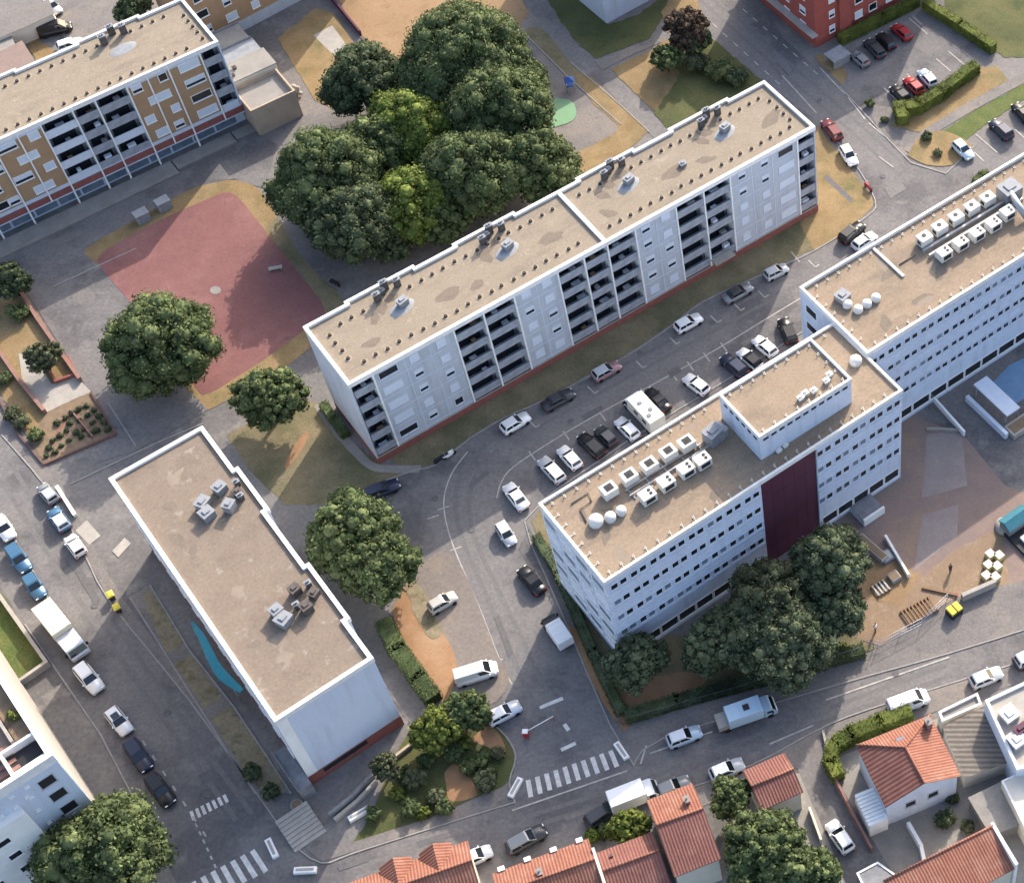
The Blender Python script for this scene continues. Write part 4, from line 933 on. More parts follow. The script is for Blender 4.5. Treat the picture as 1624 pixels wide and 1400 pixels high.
for i in range(9): b.box(-2.0,.25,yy[0]+.02+i*(yy[1]-yy[0])/9,yy[0]+(i+.7)*(yy[1]-yy[0])/9,2.902,3.0)
b.build('lean_to_roof', M['white'], o2)
for u in (L*.35, L*.65):
    o2 = part('window', window_mesh(1.3,1.2,M['wallgrey'],.06), r, (u, s*(W-.29), 3.2), 0 if s < 0 else math.pi); part('pane', box_mesh('pane',(-.56,.56,-.03,0,-.51,.51),M['dark']), o2)
# flat roofs at the right edge
def flat(name, label, cat, px, z, m, rm, par=.35, pw=.35):
    q = [at(x,y,z) for x,y in px]; c = sum(q, Vector())/len(q); c.z = 0
    P = [(p.x-c.x,p.y-c.y) for p in q]
    if sum(P[i][0]*P[(i+1)%len(P)][1]-P[(i+1)%len(P)][0]*P[i][1] for i in range(len(P))) < 0: P = P[::-1]
    r = thing(name, label, cat, c); b = MB(); b.prism(offset_poly(P,.02), 0, z-.05); b.build('wall', m, r)
    b = MB(); b.prism(offset_poly(P,pw*.9 if par else -.15), z-.048, z); b.build('roof', rm, r)
    if par:
        b = MB(); ring(b, P, pw, z-.3, z+par); b.build('parapet', M['coping'], r)
    return r, P
r, P = flat('flat_roof_house', 'white flat roofed house with roof lights at the right edge', 'house', [(1562,1112),(1690,1052),(1720,1200),(1612,1222)], 5.5, M['wallwhite'], M['pale_concrete'])
for x, y in [(1600,1135),(1612,1175)]:
    q = at(x,y,5.5)-r.location; hatch(r, q.x, q.y, 5.5, 1.7, 1.7, .7, .65, M['acwhite'])
q = at(1618,1160,5.5)-r.location; hatch(r, q.x, q.y, 5.5, 1.6, .8, .9, .65, M['maroon'])
flat('garage', 'low brownish flat garage roof touching the hipped house', 'garage', [(1497,1153),(1562,1120),(1602,1205),(1530,1232)], 3.0, M['creamwall'], M['corrugated'], 0)
flat('garage', 'narrow grey terrace roof with a white rim along the street beside the hipped house', 'garage', [(1488,1130),(1550,1100),(1557,1118),(1494,1146)], 2.6, M['creamwall'], M['concrete'], .35, .25)
flat('outbuilding', 'cream flat roofed outbuilding on the right edge below the white house', 'outbuilding', [(1588,1238),(1690,1190),(1760,1330),(1634,1330)], 4.0, M['creamwall'], M['creamwall'], .1, .2)
flat('outbuilding', 'pair of low grey concrete shed roofs below the brownish garage roof', 'outbuilding', [(1538,1265),(1590,1240),(1632,1300),(1572,1322)], 2.4, M['concrete'], M['concrete'], 0)
flat('shed', 'small dark flat shed roof beside the driveway at the bottom edge', 'shed', [(1358,1384),(1392,1366),(1440,1400),(1440,1450),(1390,1450)], 2.6, M['recess'], M['recess'], .1, .2)
flat('house', 'flat grey roofed extension at the top left corner beside dry gardens', 'house', [(-40,48),(35,18),(76,0),(84,22),(36,44),(-40,76)], 3.0, M['creamwall'], M['footway'], 0)
flat('shed', 'small pale grey shed roof at the left edge above the ochre slab', 'shed', [(-30,72),(14,52),(22,70),(-30,95)], 2.4, M['concrete'], M['concrete'], 0)
flat('garage', 'low pinkish brown roof at the left edge, touching the back of the ochre slab', 'garage', [(-30,98),(34,66),(58,104),(-30,140)], 2.4, M['yard'], M['yard'], 0)

# ------------------------------------------------------------------ walls, fences, steps, street furniture
M['brickdark'] = mat('dark_brick', (.15,.085,.07), (.11,.065,.055), 1.5, .9)
def wall(name, label, px, h, t, m, cap=None, cat='wall', z0=0):
    mb = MB(); P = [at(x,y) for x,y in px]
    c = P[0].copy()
    for i in range(len(P)-1):
        a, q = P[i]-c, P[i+1]-c; d = (q-a).normalized(); n = Vector((-d.y,d.x,0))*t/2
        s0 = d*(t/2 if i else 0); mb.prism([tuple((v)[:2]) for v in (a+s0-n,q+d*t/2-n,q+d*t/2+n,a+s0+n)], z0, h+.002*(i%2))
    o = mb.mesh(name, m)
    ob = part(name, o, None, c); return tag(ob, label, cat)
def fence(name, label, px, h, gap=1.8, m=None):
    P = [at(x,y) for x,y in px]; c = P[0]; r = thing(name, label, 'fence', c); mb = MB()
    for i in range(len(P)-1):
        a, q = P[i]-c, P[i+1]-c; L = (q-a).length; d = (q-a)/L; k = max(1,int(L/gap))
        for j in range(k+1): 
            p = a+d*(L*j/k); f = MB(); f.cyl(0,0,0,h+.1,.035,n=6); part('post', cached(('fp',h,(m or M['fence']).name), lambda: f.mesh('post', m or M['fence'])), r, p)
        for zz in (.12, h*.5, h): mb.tube([a+Vector((0,0,zz)), q+Vector((0,0,zz))], .022, 5)
        nb = int(L/.25)
        for j in range(nb): p = a+d*(L*(j+.5)/nb); mb.tube([p+Vector((0,0,.12)), p+Vector((0,0,h))], .011, 4)
    mb.build('panel', m or M['fence'], r); return r
fence('fence', 'dark metal fence along the office garden, from the parked cars down to the street corner', [(838,842),(880,905),(935,1030),(985,1148)], 1.6)
fence('fence', 'dark metal fence above the hedge along the bottom street by the office garden', [(988,1150),(1160,1102),(1385,1030)], 1.6)
fence('fence', 'thin fence with white posts round the school yard, beside the sandy ground', [(1392,1026),(1462,990),(1502,952)], 1.5, 2.2, M['shutter'])
wall('garden_wall', 'pale wall round the green lawn at the left edge', [(-30,920),(-5,938),(78,1056),(32,1088)], 1.1, .4, M['pale_concrete'])
wall('garden_wall', 'pink brick wall along the right side of the communal garden', [(30,458),(62,510),(128,604)], .9, .45, M['pinkbrick'])
wall('garden_wall', 'pink brick wall along the left side of the communal garden', [(-10,545),(35,610),(72,655)], .9, .45, M['pinkbrick'])
wall('garden_wall', 'low brick edging round the planted vegetable bed', [(70,738),(184,690),(146,624)], .35, .25, M['brickdark'])
wall('garden_wall', 'low brick edging on the street side of the garden', [(-20,600),(30,690),(70,737)], .35, .25, M['brickdark'])
wall('garden_wall', 'thin brick rail across the vegetable bed', [(112,650),(148,694)], .45, .2, M['pinkbrick'])
wall('garden_wall', 'brick planter wall below the olive tree', [(78,585),(90,608),(122,596),(110,570)], .6, .3, M['brick'])
wall('low_wall', 'white low wall beside the small parked cars on the left street', [(92,774),(120,818)], .6, .45, M['white'])
wall('retaining_wall', 'dark retaining wall with a pale ramp beside the steps at the bottom', [(524,1296),(560,1268),(592,1234)], 1.0, .35, M['recess'])
wall('ramp', 'pale concrete ramp edge beside the dark retaining wall', [(532,1302),(568,1272),(596,1243)], .6, .4, M['pale_concrete'])
wall('low_wall', 'beige low wall at the right corner of the blank white end wall', [(624,1205),(656,1180)], .6, .3, M['beigewall'])
wall('garden_wall', 'dark red wall beside the tan field at the top edge', [(505,-25),(572,56)], 1.0, .3, M['maroon'])
wall('yard_wall', 'white wall stepping down the school yard slope from the office entrance', [(1404,854),(1440,915)], .9, .3, M['white'])
wall('yard_wall', 'white railing wall from the office wing into the school yard', [(1480,636),(1528,690)], 1.0, .3, M['white'])
wall('yard_wall', 'white crossbar wall at the head of the grey court', [(1470,682),(1524,684)], .5, .2, M['pale_concrete'])
wall('driveway_wall', 'wall along the right side of the driveway of the hipped house', [(1318,1226),(1350,1290),(1382,1350)], 1.2, .25, M['pinkbrick'])
wall('driveway_wall', 'pale wall along the left side of the driveway, beside the faded red roof', [(1284,1285),(1302,1335)], 1.0, .25, M['creamwall'])
wall('yard_wall', 'white diagonal wall in the shaded yard of the hipped house', [(1440,1310),(1460,1345),(1466,1372)], 1.2, .4, M['white'])
wall('street_wall', 'pale kerb wall along the pavement by the hipped house', [(1305,1160),(1312,1190),(1345,1165),(1400,1135)], .5, .25, M['pale_concrete'])
wall('yard_wall', 'thick white wall with railings at the school gate', [(1525,952),(1575,930)], 1.3, .5, M['pale_concrete'])
def bx(name, label, cat, px, dims, m, ang=YS, z0=0, extra=None, group=None):
    l, wd, h = dims; o = thing(name, label, cat, at(*px), ang, group)
    b = MB(); ch = min(.06, h*.2); b.loft([[(-l/2,-wd/2,z0),(l/2,-wd/2,z0),(l/2,wd/2,z0),(-l/2,wd/2,z0)],[(-l/2,-wd/2,z0+h-ch),(l/2,-wd/2,z0+h-ch),(l/2,wd/2,z0+h-ch),(-l/2,wd/2,z0+h-ch)],[(-l/2+ch,-wd/2+ch,z0+h),(l/2-ch,-wd/2+ch,z0+h),(l/2-ch,wd/2-ch,z0+h),(-l/2+ch,wd/2-ch,z0+h)]])
    b.build('body', m, o)
    if extra: extra(o, l, wd, h)
    return o
for p, a, lb in [((432,1346),2.15,'white concrete block beside the left zebra crossing'),((485,1381),0.05,'white concrete block at the street corner below the ribbed steps'),((818,1250),1.2,'white concrete block at the left end of the main zebra crossing'),((986,1192),2.2,'white concrete block at the right end of the main zebra crossing'),((570,1292),.6,'white concrete block among the shrubs by the ramp')]:
    bx('concrete_block', lb, 'block', p, (2.4,.7,.5), M['white'], a, 0, lambda o,l,wd,h: MB().box(-l/2+.25,l/2-.25,-wd/2+.2,wd/2-.2,h,h+.02).build('top_slab', M['pale_concrete'], o))
# ribbed steps
o = thing('steps', 'broad ribbed concrete steps at the street corner near the left zebra crossing', 'steps', at(478,1312), YC)
for i in range(8):
    b = MB(); b.box(-1.9,1.9,2.0-.52*(i+1),2.0-.52*i-.04,0,.95-.115*i); b.build('step', M['pale_concrete'], o)
b = MB(); b.cyl(0,0,0,.5,.7,n=16); b.cyl(0,0,.5,.55,.5,n=16,mi=1)
o = b.build('planter', [M['concrete'],M['soil']], None, at(472,1278)); tag(o, 'round concrete planter above the ribbed steps', 'planter')
# barrier
o = thing('road_barrier', 'white barrier arm on a red and white box across the access road', 'barrier', at(835,1166), 0)
b = MB(); b.box(-.3,.3,-.25,.25,0,1.0); q = b.build('housing', M['red'], o); c = MB(); c.box(-.32,.32,-.27,.27,1.0,1.12); c.build('cap', M['white'], q)
d = at(880,1141,.95)-at(835,1166,.95); b = MB(); b.tube([(0,0,.9),(d.x,d.y,.95)], .06); b.build('arm', M['white'], o)
b = MB(); b.tube([(d.x*.98,d.y*.98,0),(d.x*.98,d.y*.98,.85)], .05); b.build('rest_post', M['red'], o)
# containers by the red court
for px, lb in [((228,349),'grey recycling container beside the red court, nearer the road corner'),((262,330),'grey recycling container beside the red court, nearer the large trees')]:
    o = bx('recycling_container', lb, 'container', px, (1.9,1.4,1.5), M['greybox'], YA)
    b = MB(); b.box(-.98,.98,-.74,.74,1.5,1.62); b.box(-.97,-.6,-.735,.3,.3,1.1); b.build('lid', M['metal'], o)
# people and bins
def person(px, lb, top, ang, hv=None):
    o = thing('person', lb, 'person', at(*px), ang)
    v = [(0,0,.98),(0,0,1.2),(0,0,1.42),(0,0,1.52),(0,.01,1.66),(.1,0,.93),(.11,.06,.5),(.12,-.02,.06),(.12,.12,.03),(-.1,0,.93),(-.11,-.1,.5),(-.12,-.2,.08),(-.12,-.08,.03),(.2,0,1.4),(.25,-.08,1.12),(.24,.06,.88),(-.2,0,1.4),(-.25,.1,1.13),(-.22,.2,.92)]
    e = [(0,1),(1,2),(2,3),(3,4),(0,5),(5,6),(6,7),(7,8),(0,9),(9,10),(10,11),(11,12),(2,13),(13,14),(14,15),(2,16),(16,17),(17,18)]
    rad = [.15,.15,.14,.06,.1,.1,.075,.05,.04,.1,.075,.05,.04,.065,.05,.035,.065,.05,.035]
    me = bpy.data.meshes.new('body'); me.from_pydata(v, e, []); me.materials.append(M['skin'])
    ob = part('body', me, o); ob.modifiers.new('s','SKIN').use_smooth_shade = True
    for i, x in enumerate(me.skin_vertices[0].data): x.radius = (rad[i], rad[i]*.8)
    me.skin_vertices[0].data[0].use_root = True
    sub = ob.modifiers.new('d','SUBSURF'); sub.levels = 1; sub.render_levels = 1
    b = MB(); b.loft([[(.24*math.cos(t),.17*math.sin(t),zz) if zz<1.4 else (.2*math.cos(t),.14*math.sin(t),zz) for t in np.linspace(0,2*math.pi,13)[:-1]] for zz in (.85,1.1,1.38)]+[[(.09*math.cos(t),.08*math.sin(t),1.5) for t in np.linspace(0,2*math.pi,13)[:-1]]], smooth=True); b.build('jacket', top, o)
    for sx, dy in ((.11,.0),(-.11,-.08)):
        b = MB(); b.tube([(sx*.9,0,.95),(sx,dy+.02,.5),(sx*1.1,dy*1.8,.1)], [.125,.095,.08], 8); b.build('trouser_leg', M['cloth'], o)
    b = MB(); b.sphere((0,-.02,1.70), (.115,.125,.11)); b.build('hair', M['bark'], o)
person((1507,906), 'person in dark clothes with a long shadow on the sandy ground of the school yard', M['cloth'], .5)
person((1388,1000), 'person in a white top standing by the sandy ground near the yard fence', M['white'], 1.0)
def bin_obj(px, lb, ang):
    o = thing('bin', lb, 'bin', at(*px), ang); o.scale = (.85,.85,.95)
    b = MB(); b.loft([[(sx*wx,sy*wy,zz) for sx,sy in ((-1,-1),(1,-1),(1,1),(-1,1))] for wx,wy,zz in ((.42,.3,.12),(.55,.42,1.05))]); b.build('body', M['cloth'], o)
    b = MB(); b.loft([[(sx*wx,sy*wy,zz) for sx,sy in ((-1,-1),(1,-1),(1,1),(-1,1))] for wx,wy,zz in ((.6,.47,1.06),(.58,.45,1.14),(.35,.22,1.24))]); b.build('lid', M['yellow'], o)
    for sx in (-.38,.38): MB().cyl(0,0,0,.12,.1,n=8).build('wheel', M['black'], o, (sx,-.25,0))
bin_obj((179,949), 'yellow lidded wheeled bin on the left pavement, upper of the pair', 2.2)
bin_obj((189,969), 'yellow lidded wheeled bin on the left pavement, lower of the pair', 2.2)
# school yard furniture
o = bx('sand_trough', 'long narrow sandbox trough in the school yard', 'planter', (1383,873), (4.6,1.1,.9), M['pale_concrete'], 2.35)
MB().box(-2.1,2.1,-.38,.38,.9,.93).build('soil', M['soil'], o)
o = bx('planter', 'square concrete planter in the school yard', 'planter', (1418,917), (1.3,1.3,.7), M['pale_concrete'], .6); MB().box(-.5,.5,-.5,.5,.7,.73).build('soil', M['soil'], o)
o = bx('planter', 'pale blue grey box at the end of the white yard wall', 'box', (1406,884), (1.6,1.6,.5), M['greybox'], .6); MB().box(-.6,.6,-.6,.6,.5,.53).build('lid', M['metal'], o)
def slat_deck(name, label, px, l, wd, n, ang, m):
    o = thing(name, label, 'bench', at(*px), ang)
    b = MB(); b.box(-l/2,l/2,-wd/2,-wd/2+.15,0,.3); b.box(-l/2,l/2,wd/2-.15,wd/2,0,.3); b.build('frame', M['wood'], o)
    b = MB()
    for i in range(n): x = -l/2+l*(i+.5)/n; b.box(x-.1,x+.1,-wd/2,wd/2,.302,.42)
    b.build('slats', m, o)
slat_deck('slatted_deck', 'slatted wooden deck on the sandy ground of the school yard', (1458,970), 4.2, 2.2, 9, .55, M['wood'])
slat_deck('bench', 'grey slatted bench beside the square planter', (1397,934), 2.0, 1.6, 4, .6, M['metal'])
o = thing('timber_beam', 'dark timber beam lying near the slatted deck', 'beam', at(1488,938), -.25); MB().box(-2,2,-.15,.15,0,.3).build('beam', M['wood'], o); MB().box(2.05,2.4,-.2,.2,0,.4).build('end_block', M['pinkbrick'], o)
k = 0
for i in range(3):
    for j in range(2):
        px = (1570+j*14-i*3, 883+i*17+j*2); lbs = ['far left','far right','middle left','middle right','near left','near right']
        o = bx('storage_box', f'pale yellow storage box in the school yard, {lbs[k]} of the stack of six', 'box', px, (.95,1.0,.8), M['paleyellow'], YS, group='pale yellow boxes in the school yard'); k += 1
        MB().box(-.49,.49,-.51,.51,.8,.88).build('lid', M['creamwall'], o)
o = bx('utility_cart', 'yellow and black utility cart on the pavement outside the school gate', 'cart', (1513,972), (1.7,1.3,.7), M['dark'], YS, .15)
MB().box(-.8,-.1,-.6,.6,.86,1.25).box(.1,.8,-.6,.6,.86,1.2).build('seat', M['yellow'], o)
for sx in (-.6,.6):
    for sy in (-.6,.6): MB().cyl(0,0,0,.3,.15,n=10).build('wheel', M['black'], o, (sx,sy,0))
o = thing('play_house', 'play house with teal roof at the right edge of the school yard', 'play house', at(1622,848), YS)
MB().box(-1.9,1.9,-2.6,2.6,0,.5).build('deck', M['dark'], o); MB().box(-1.7,1.7,.6,2.4,.5,1.9).build('wall', M['recess'], o)
MB().loft([[(-1.9,.4,1.9),(-1.9,2.6,1.9),(-1.9,1.5,2.6)],[(1.9,.4,1.9),(1.9,2.6,1.9),(1.9,1.5,2.6)]]).build('roof', M['teal2'], o)
MB().box(-.9,.9,-1.8,-.4,.5,.9).build('sand_tray', M['white'], o)
o = thing('sandpit', 'pale wrapped heap beside the teal roofed play house', 'heap', at(1590,836), 0); MB().sphere((0,0,.2),(1.0,1.3,.7)).build('cover', M['pale_concrete'], o)
o = thing('canopy', 'pale sloping entrance canopy and ramp against the office wing', 'canopy', at(1553,622), YS-math.pi/2)
MB().box(0,6.5,-1.1,1.1,2.4,2.6).build('roof', M['ledge'], o); MB().box(0,7.8,-2.4,-1.9,0,1.1).build('ramp_wall', M['ledge'], o); MB().box(6.6,8.6,-1.6,2.2,0,.9).build('box_planter', M['pale_concrete'], o); MB().box(6.9,8.3,-1.3,1.9,.9,.93).build('soil', M['soil'], o)
for x in (.5,6.2):
    for y in (-1,1): MB().box(x-.06,x+.06,y-.06,y+.06,0,2.398).build('post', M['metal'], o)
o = thing('entrance_porch', 'low dark entrance porch with a white front rail at the foot of the office block', 'porch', at(1375,812), YS)
MB().box(-1.6,1.6,-1.2,1.9,1.0,1.12).build('roof', M['recess'], o); MB().box(-1.6,1.6,-1.5,-1.22,0,1.35).build('front_rail', M['white'], o); MB().box(-1.6,-1.4,-1.2,1.9,0,.998).build('wall', M['officewall'], o); MB().box(1.4,1.6,-1.2,1.9,0,.998).build('wall', M['officewall'], o)
o = thing('service_shelter', 'pale grey shelter roof by the parking lot beside the red brick block', 'shelter', at(1328,98), YS)
MB().box(-1.6,1.6,-1.3,1.3,1.5,1.62).build('roof', M['greybox'], o); MB().box(-1.5,1.5,-1.2,-1.0,0,1.498).build('wall', M['greybox'], o); MB().box(-1.5,1.5,1.0,1.2,0,1.498).build('wall', M['greybox'], o)
o = thing('play_tower', 'small blue play tower beside the green play surface', 'play tower', at(905,142), .3)
MB().box(-.6,.6,-.6,.6,1.0,1.12).build('platform', M['blue'], o); MB().loft([[(-.7,-.7,1.9),(.7,-.7,1.9),(.7,.7,1.9),(-.7,.7,1.9)],[(-.05,-.05,2.5),(.05,-.05,2.5),(.05,.05,2.5),(-.05,.05,2.5)]]).build('roof', M['blue'], o)
for sx in (-.55,.55):
    for sy in (-.55,.55): MB().cyl(sx,sy,0,1.9,.06,n=6).build('post', M['metal'], o)
o = thing('bench', 'grey bench with pale marks at the corner of the red court', 'bench', at(438,428), .25); MB().box(-.9,.9,-.3,.3,.42,.5).build('seat', M['pale_concrete'], o); MB().box(-.8,-.6,-.25,.25,0,.418).build('leg', M['concrete'], o); MB().box(.6,.8,-.25,.25,0,.418).build('leg', M['concrete'], o)
# motorcycles
def moto(px, ang, lb, col):
    o = thing('motorcycle', lb, 'motorcycle', at(*px), ang)
    for x in (-.65,.65):
        b = MB(); b.loft([[(x+.3*math.cos(t),dy,.31+.3*math.sin(t)) for t in np.linspace(0,2*math.pi,15)[:-1]] for dy in (-.07,.07)]); b.build('wheel', M['black'], o)
    MB().loft([[(x,-wy,zb),(x,wy,zb),(x,wy*.8,zt),(x,-wy*.8,zt)] for x,wy,zb,zt in ((-.95,.08,.6,.8),(-.4,.17,.35,.85),(.2,.18,.35,1.0),(.6,.1,.5,1.0))]).build('body', col, o)
    MB().box(-.9,-.1,-.14,.14,.85,.95).build('seat', M['dark'], o); MB().tube([(.5,-.38,1.1),(.62,0,1.02),(.5,.38,1.1)],.025).build('handlebar', M['metal'], o)
moto((700,731), .7, 'dark motorcycle parked at the curve of the access road', M['dark'])
moto((714,724), .7, 'white faired motorcycle parked beside the dark one', M['white'])
moto((532,452), 2.6, 'dark bicycle like scooter standing by the verge of the red court', M['dark'])
moto((1377,300), 2.2, 'red scooter at the kerb of the dry triangular lawn', M['red'])
# lamp posts
def lamp(px, lb, ang, h=5.5):
    o = thing('street_lamp', lb, 'street lamp', at(*px), ang)
    MB().cyl(0,0,0,h,.09,.05,n=8).build('pole', M['metal'], o); MB().tube([(0,0,h),(.5,0,h+.25),(1.0,0,h+.25)],.04).build('arm', M['metal'], o)
    MB().loft([[(.9,-.12,h+.18),(.9,.12,h+.18),(.9,.1,h+.3),(.9,-.1,h+.3)],[(1.5,-.1,h+.2),(1.5,.1,h+.2),(1.5,.06,h+.27),(1.5,-.06,h+.27)]]).build('lantern', M['greybox'], o)
lamp((880,482+30), 'grey street lamp on the lawn edge in front of the grey slab', -.9) if 0 else None
# ------------------------------------------------------------------ vehicles
PAINT = {}
def paint(key, c, metal=.15, rough=.3):
    if key not in PAINT: PAINT[key] = mat('paint_'+key, c, rough=rough, metal=metal, spec=.5)
    return PAINT[key]
COLS = dict(white=(.72,.72,.71), silver=(.42,.44,.46), pale=(.55,.58,.62), lightblue=(.42,.52,.60), black=(.014,.014,.016), darkgrey=(.045,.047,.053), navy=(.022,.028,.055), red=(.30,.025,.03), darkred=(.13,.025,.03), blue=(.05,.13,.22), cream=(.66,.62,.52), grey=(.2,.21,.22), vanblue=(.40,.52,.62), dust=(.40,.385,.35), maroonsilver=(.30,.17,.18))
M['tyre'] = mat('tyre', (.016,.016,.017), rough=.85)
M['rim'] = mat('rim', (.35,.35,.36), rough=.35, metal=.6)
M['carglass'] = mat('car_glass', (.012,.015,.018), rough=.06, spec=.8)
M['headlight'] = mat('headlight', (.75,.76,.76), rough=.15, spec=.7)
M['taillight'] = mat('taillight', (.35,.01,.012), rough=.25)
def ringsec(x, hw, zb, zt, tuck=.9):
    return [(x,-hw*.9,zb),(x,-hw,zb+.14),(x,-hw,(zb+zt)/2),(x,-hw*tuck,zt),(x,hw*tuck,zt),(x,hw,(zb+zt)/2),(x,hw,zb+.14),(x,hw*.9,zb)]
SPEC = {  # L, W, H, belt, hood, cabin base rear/front, roof rear/front (fractions of L from rear), rear deck height
 'hatch': (4.05,1.76,1.48,.93,.86,.02,.70,.12,.50,.93), 'sedan': (4.55,1.80,1.45,.92,.85,.15,.72,.28,.54,.90),
 'estate': (4.6,1.80,1.50,.94,.87,.02,.71,.08,.52,.94), 'suv': (4.5,1.86,1.68,1.02,.98,.02,.71,.09,.54,1.02),
 'van': (5.0,1.95,1.98,1.12,1.0,.01,.85,.03,.68,1.12), 'mini': (3.6,1.65,1.48,.93,.85,.02,.74,.10,.52,.93)}
def quad_panel(name, q, m, root, off=.012):
    v = [Vector(p) for p in q]; n = (v[1]-v[0]).cross(v[3]-v[0]).normalized(); c = sum(v,Vector())/4
    v = [c+(p-c)*1.0+n*off for p in v]; b = MB(); b.add(v+[p-n*.02 for p in v], [(0,1,2,3),(7,6,5,4),(0,4,5,1),(1,5,6,2),(2,6,7,3),(3,7,4,0)]); return b.mesh(name, m)
WHEEL = None
def wheel_meshes():
    t = MB(); r = .31; w2 = .1; N = 18
    t.loft([[(rr*math.cos(a), y, rr*math.sin(a)) for a in np.linspace(0,2*math.pi,N+1)[:-1]] for y, rr in ((-w2,r*.62),(-w2,r*.92),(-w2*.7,r),(w2*.7,r),(w2,r*.92),(w2,r*.62))], smooth=True)
    q = MB(); q.loft([[(rr*math.cos(a), y, rr*math.sin(a)) for a in np.linspace(0,2*math.pi,N+1)[:-1]] for y, rr in ((-w2*.9,r*.6),(-w2*.6,r*.2),(w2*.6,r*.2),(w2*.9,r*.6))])
    return t.mesh('tyre', M['tyre']), q.mesh('rim', M['rim'])
def car_meshes(kind, col, roofcol):
    L, W, H, belt, hood, cr, cf, rr, rf, deck = SPEC[kind]; hw = W/2; body = paint(col, COLS[col]); X = lambda f: -L/2+L*f
    out = []
    b = MB(); zb = .22
    st = [(0,.80,zb+.14,deck-.12),(.025,.93,zb+.03,deck-.03),(.10,.985,zb,deck),(.3,1,zb,belt),(.55,1,zb,belt),(cf-.02,.995,zb,belt-.01),(cf+.06,.985,zb,hood+.03),(.9,.95,zb,hood-.06),(.965,.86,zb+.02,hood-.16),(1,.70,zb+.12,hood-.27)]
    b.loft([ringsec(X(f),hw*k,z0,z1) for f,k,z0,z1 in st], smooth=True)
    out.append(('body', b.mesh('body', body), (0,0,0)))
    wb, wr = hw*.88, hw*.72; zt = H
    base = [(X(cr+.01),-wb,deck-.03),(X(cf),-wb,belt-.04),(X(cf),wb,belt-.04),(X(cr+.01),wb,deck-.03)]
    mid = [(X(rr)-.06,-wr*1.04,zt-.09),(X(rf)+.1,-wr*1.04,zt-.09),(X(rf)+.1,wr*1.04,zt-.09),(X(rr)-.06,wr*1.04,zt-.09)]
    top = [(X(rr)+.08,-wr*.93,zt),(X(rf)-.08,-wr*.93,zt-.01),(X(rf)-.08,wr*.93,zt-.01),(X(rr)+.08,wr*.93,zt)]
    b = MB(); b.loft([base, mid, top])
    out.append(('cabin', b.mesh('cabin', paint(roofcol, COLS[roofcol]) if roofcol else body), (0,0,0)))
    def lerp(p, q, t): return Vector(p)*(1-t)+Vector(q)*t
    def inset(a, bq, c, d, s0, s1, t0, t1):
        f = lambda s, t: lerp(lerp(a,bq,s), lerp(d,c,s), t); return [f(s0,t0), f(s1,t0), f(s1,t1), f(s0,t1)]
    out.append(('windscreen', quad_panel('windscreen', inset(base[1],base[2],mid[2],mid[1],.06,.94,.10,.97), M['carglass'], None), (0,0,0)))
    out.append(('rear_window', quad_panel('rear_window', inset(base[3],base[0],mid[0],mid[3],.10,.90,.25,.95), M['carglass'], None), (0,0,0)))
    for (a,bq,c,d) in ((base[0],base[1],mid[1],mid[0]),(base[2],base[3],mid[3],mid[2])):
        if kind == 'van':
            s = (.72,.97) if a is base[0] else (.03,.28); out.append(('side_window', quad_panel('side_window', inset(a,bq,c,d,*s,.2,.9), M['carglass'], None), (0,0,0)))
        else:
            for s in ((.07,.46),(.50,.93)): out.append(('side_window', quad_panel('side_window', inset(a,bq,c,d,*s,.14,.94), M['carglass'], None), (0,0,0)))
    for sy in (-1,1):
        b = MB(); y0, y1 = sorted((sy*hw*.42, sy*hw*.74)); b.box(X(.965),X(.99),y0,y1,hood-.30,hood-.16); out.append(('headlight', b.mesh('headlight', M['headlight']), (0,0,0)))
        b = MB(); y0, y1 = sorted((sy*hw*.6, sy*hw*.88)); b.box(X(.0)-.005,X(.022),y0,y1,deck-.32,deck-.10); out.append(('taillight', b.mesh('taillight', M['taillight']), (0,0,0)))
        b = MB(); y0, y1 = sorted((sy*hw*.93, sy*hw*1.12)); b.box(X(cf)-.34,X(cf)-.2,y0,y1,belt-.03,belt+.13); out.append(('mirror', b.mesh('mirror', body), (0,0,0)))
    b = MB(); b.box(X(.985),X(1)+.012,-hw*.55,hw*.55,.34,.46); out.append(('grille', b.mesh('grille', M['black']), (0,0,0)))
    b = MB(); b.box(X(0)-.012,X(.02),-hw*.6,hw*.6,.34,.48); out.append(('bumper', b.mesh('bumper', M['black']), (0,0,0)))
    return out, L, hw
def car(kind, col, label, rear, front, roofcol=None, group=None, cat=None, z=.75):
    global WHEEL
    if WHEEL is None: WHEEL = wheel_meshes()
    P, Q = at(*rear, z), at(*front, z); d = Q-P; c = (P+Q)/2; c.z = 0.012
    parts, L, hw = cached(('car',kind,col,roofcol), lambda: car_meshes(kind, col, roofcol))
    nm = {'van':'van','suv':'parked_car'}.get(kind,'parked_car')
    r = thing(nm, label, cat or ('van' if kind=='van' else 'car'), c, math.atan2(d.y,d.x), group)
    for n, me, loc in parts: part(n, me, r, loc)
    for f in (.17,.80):
        for sy in (-1,1):
            o = bpy.data.objects.new('wheel', WHEEL[0]); COL.objects.link(o); o.parent = r; o.location = (-L/2+L*f, sy*(hw-.09), .31)
            part('rim', WHEEL[1], o)
    return r
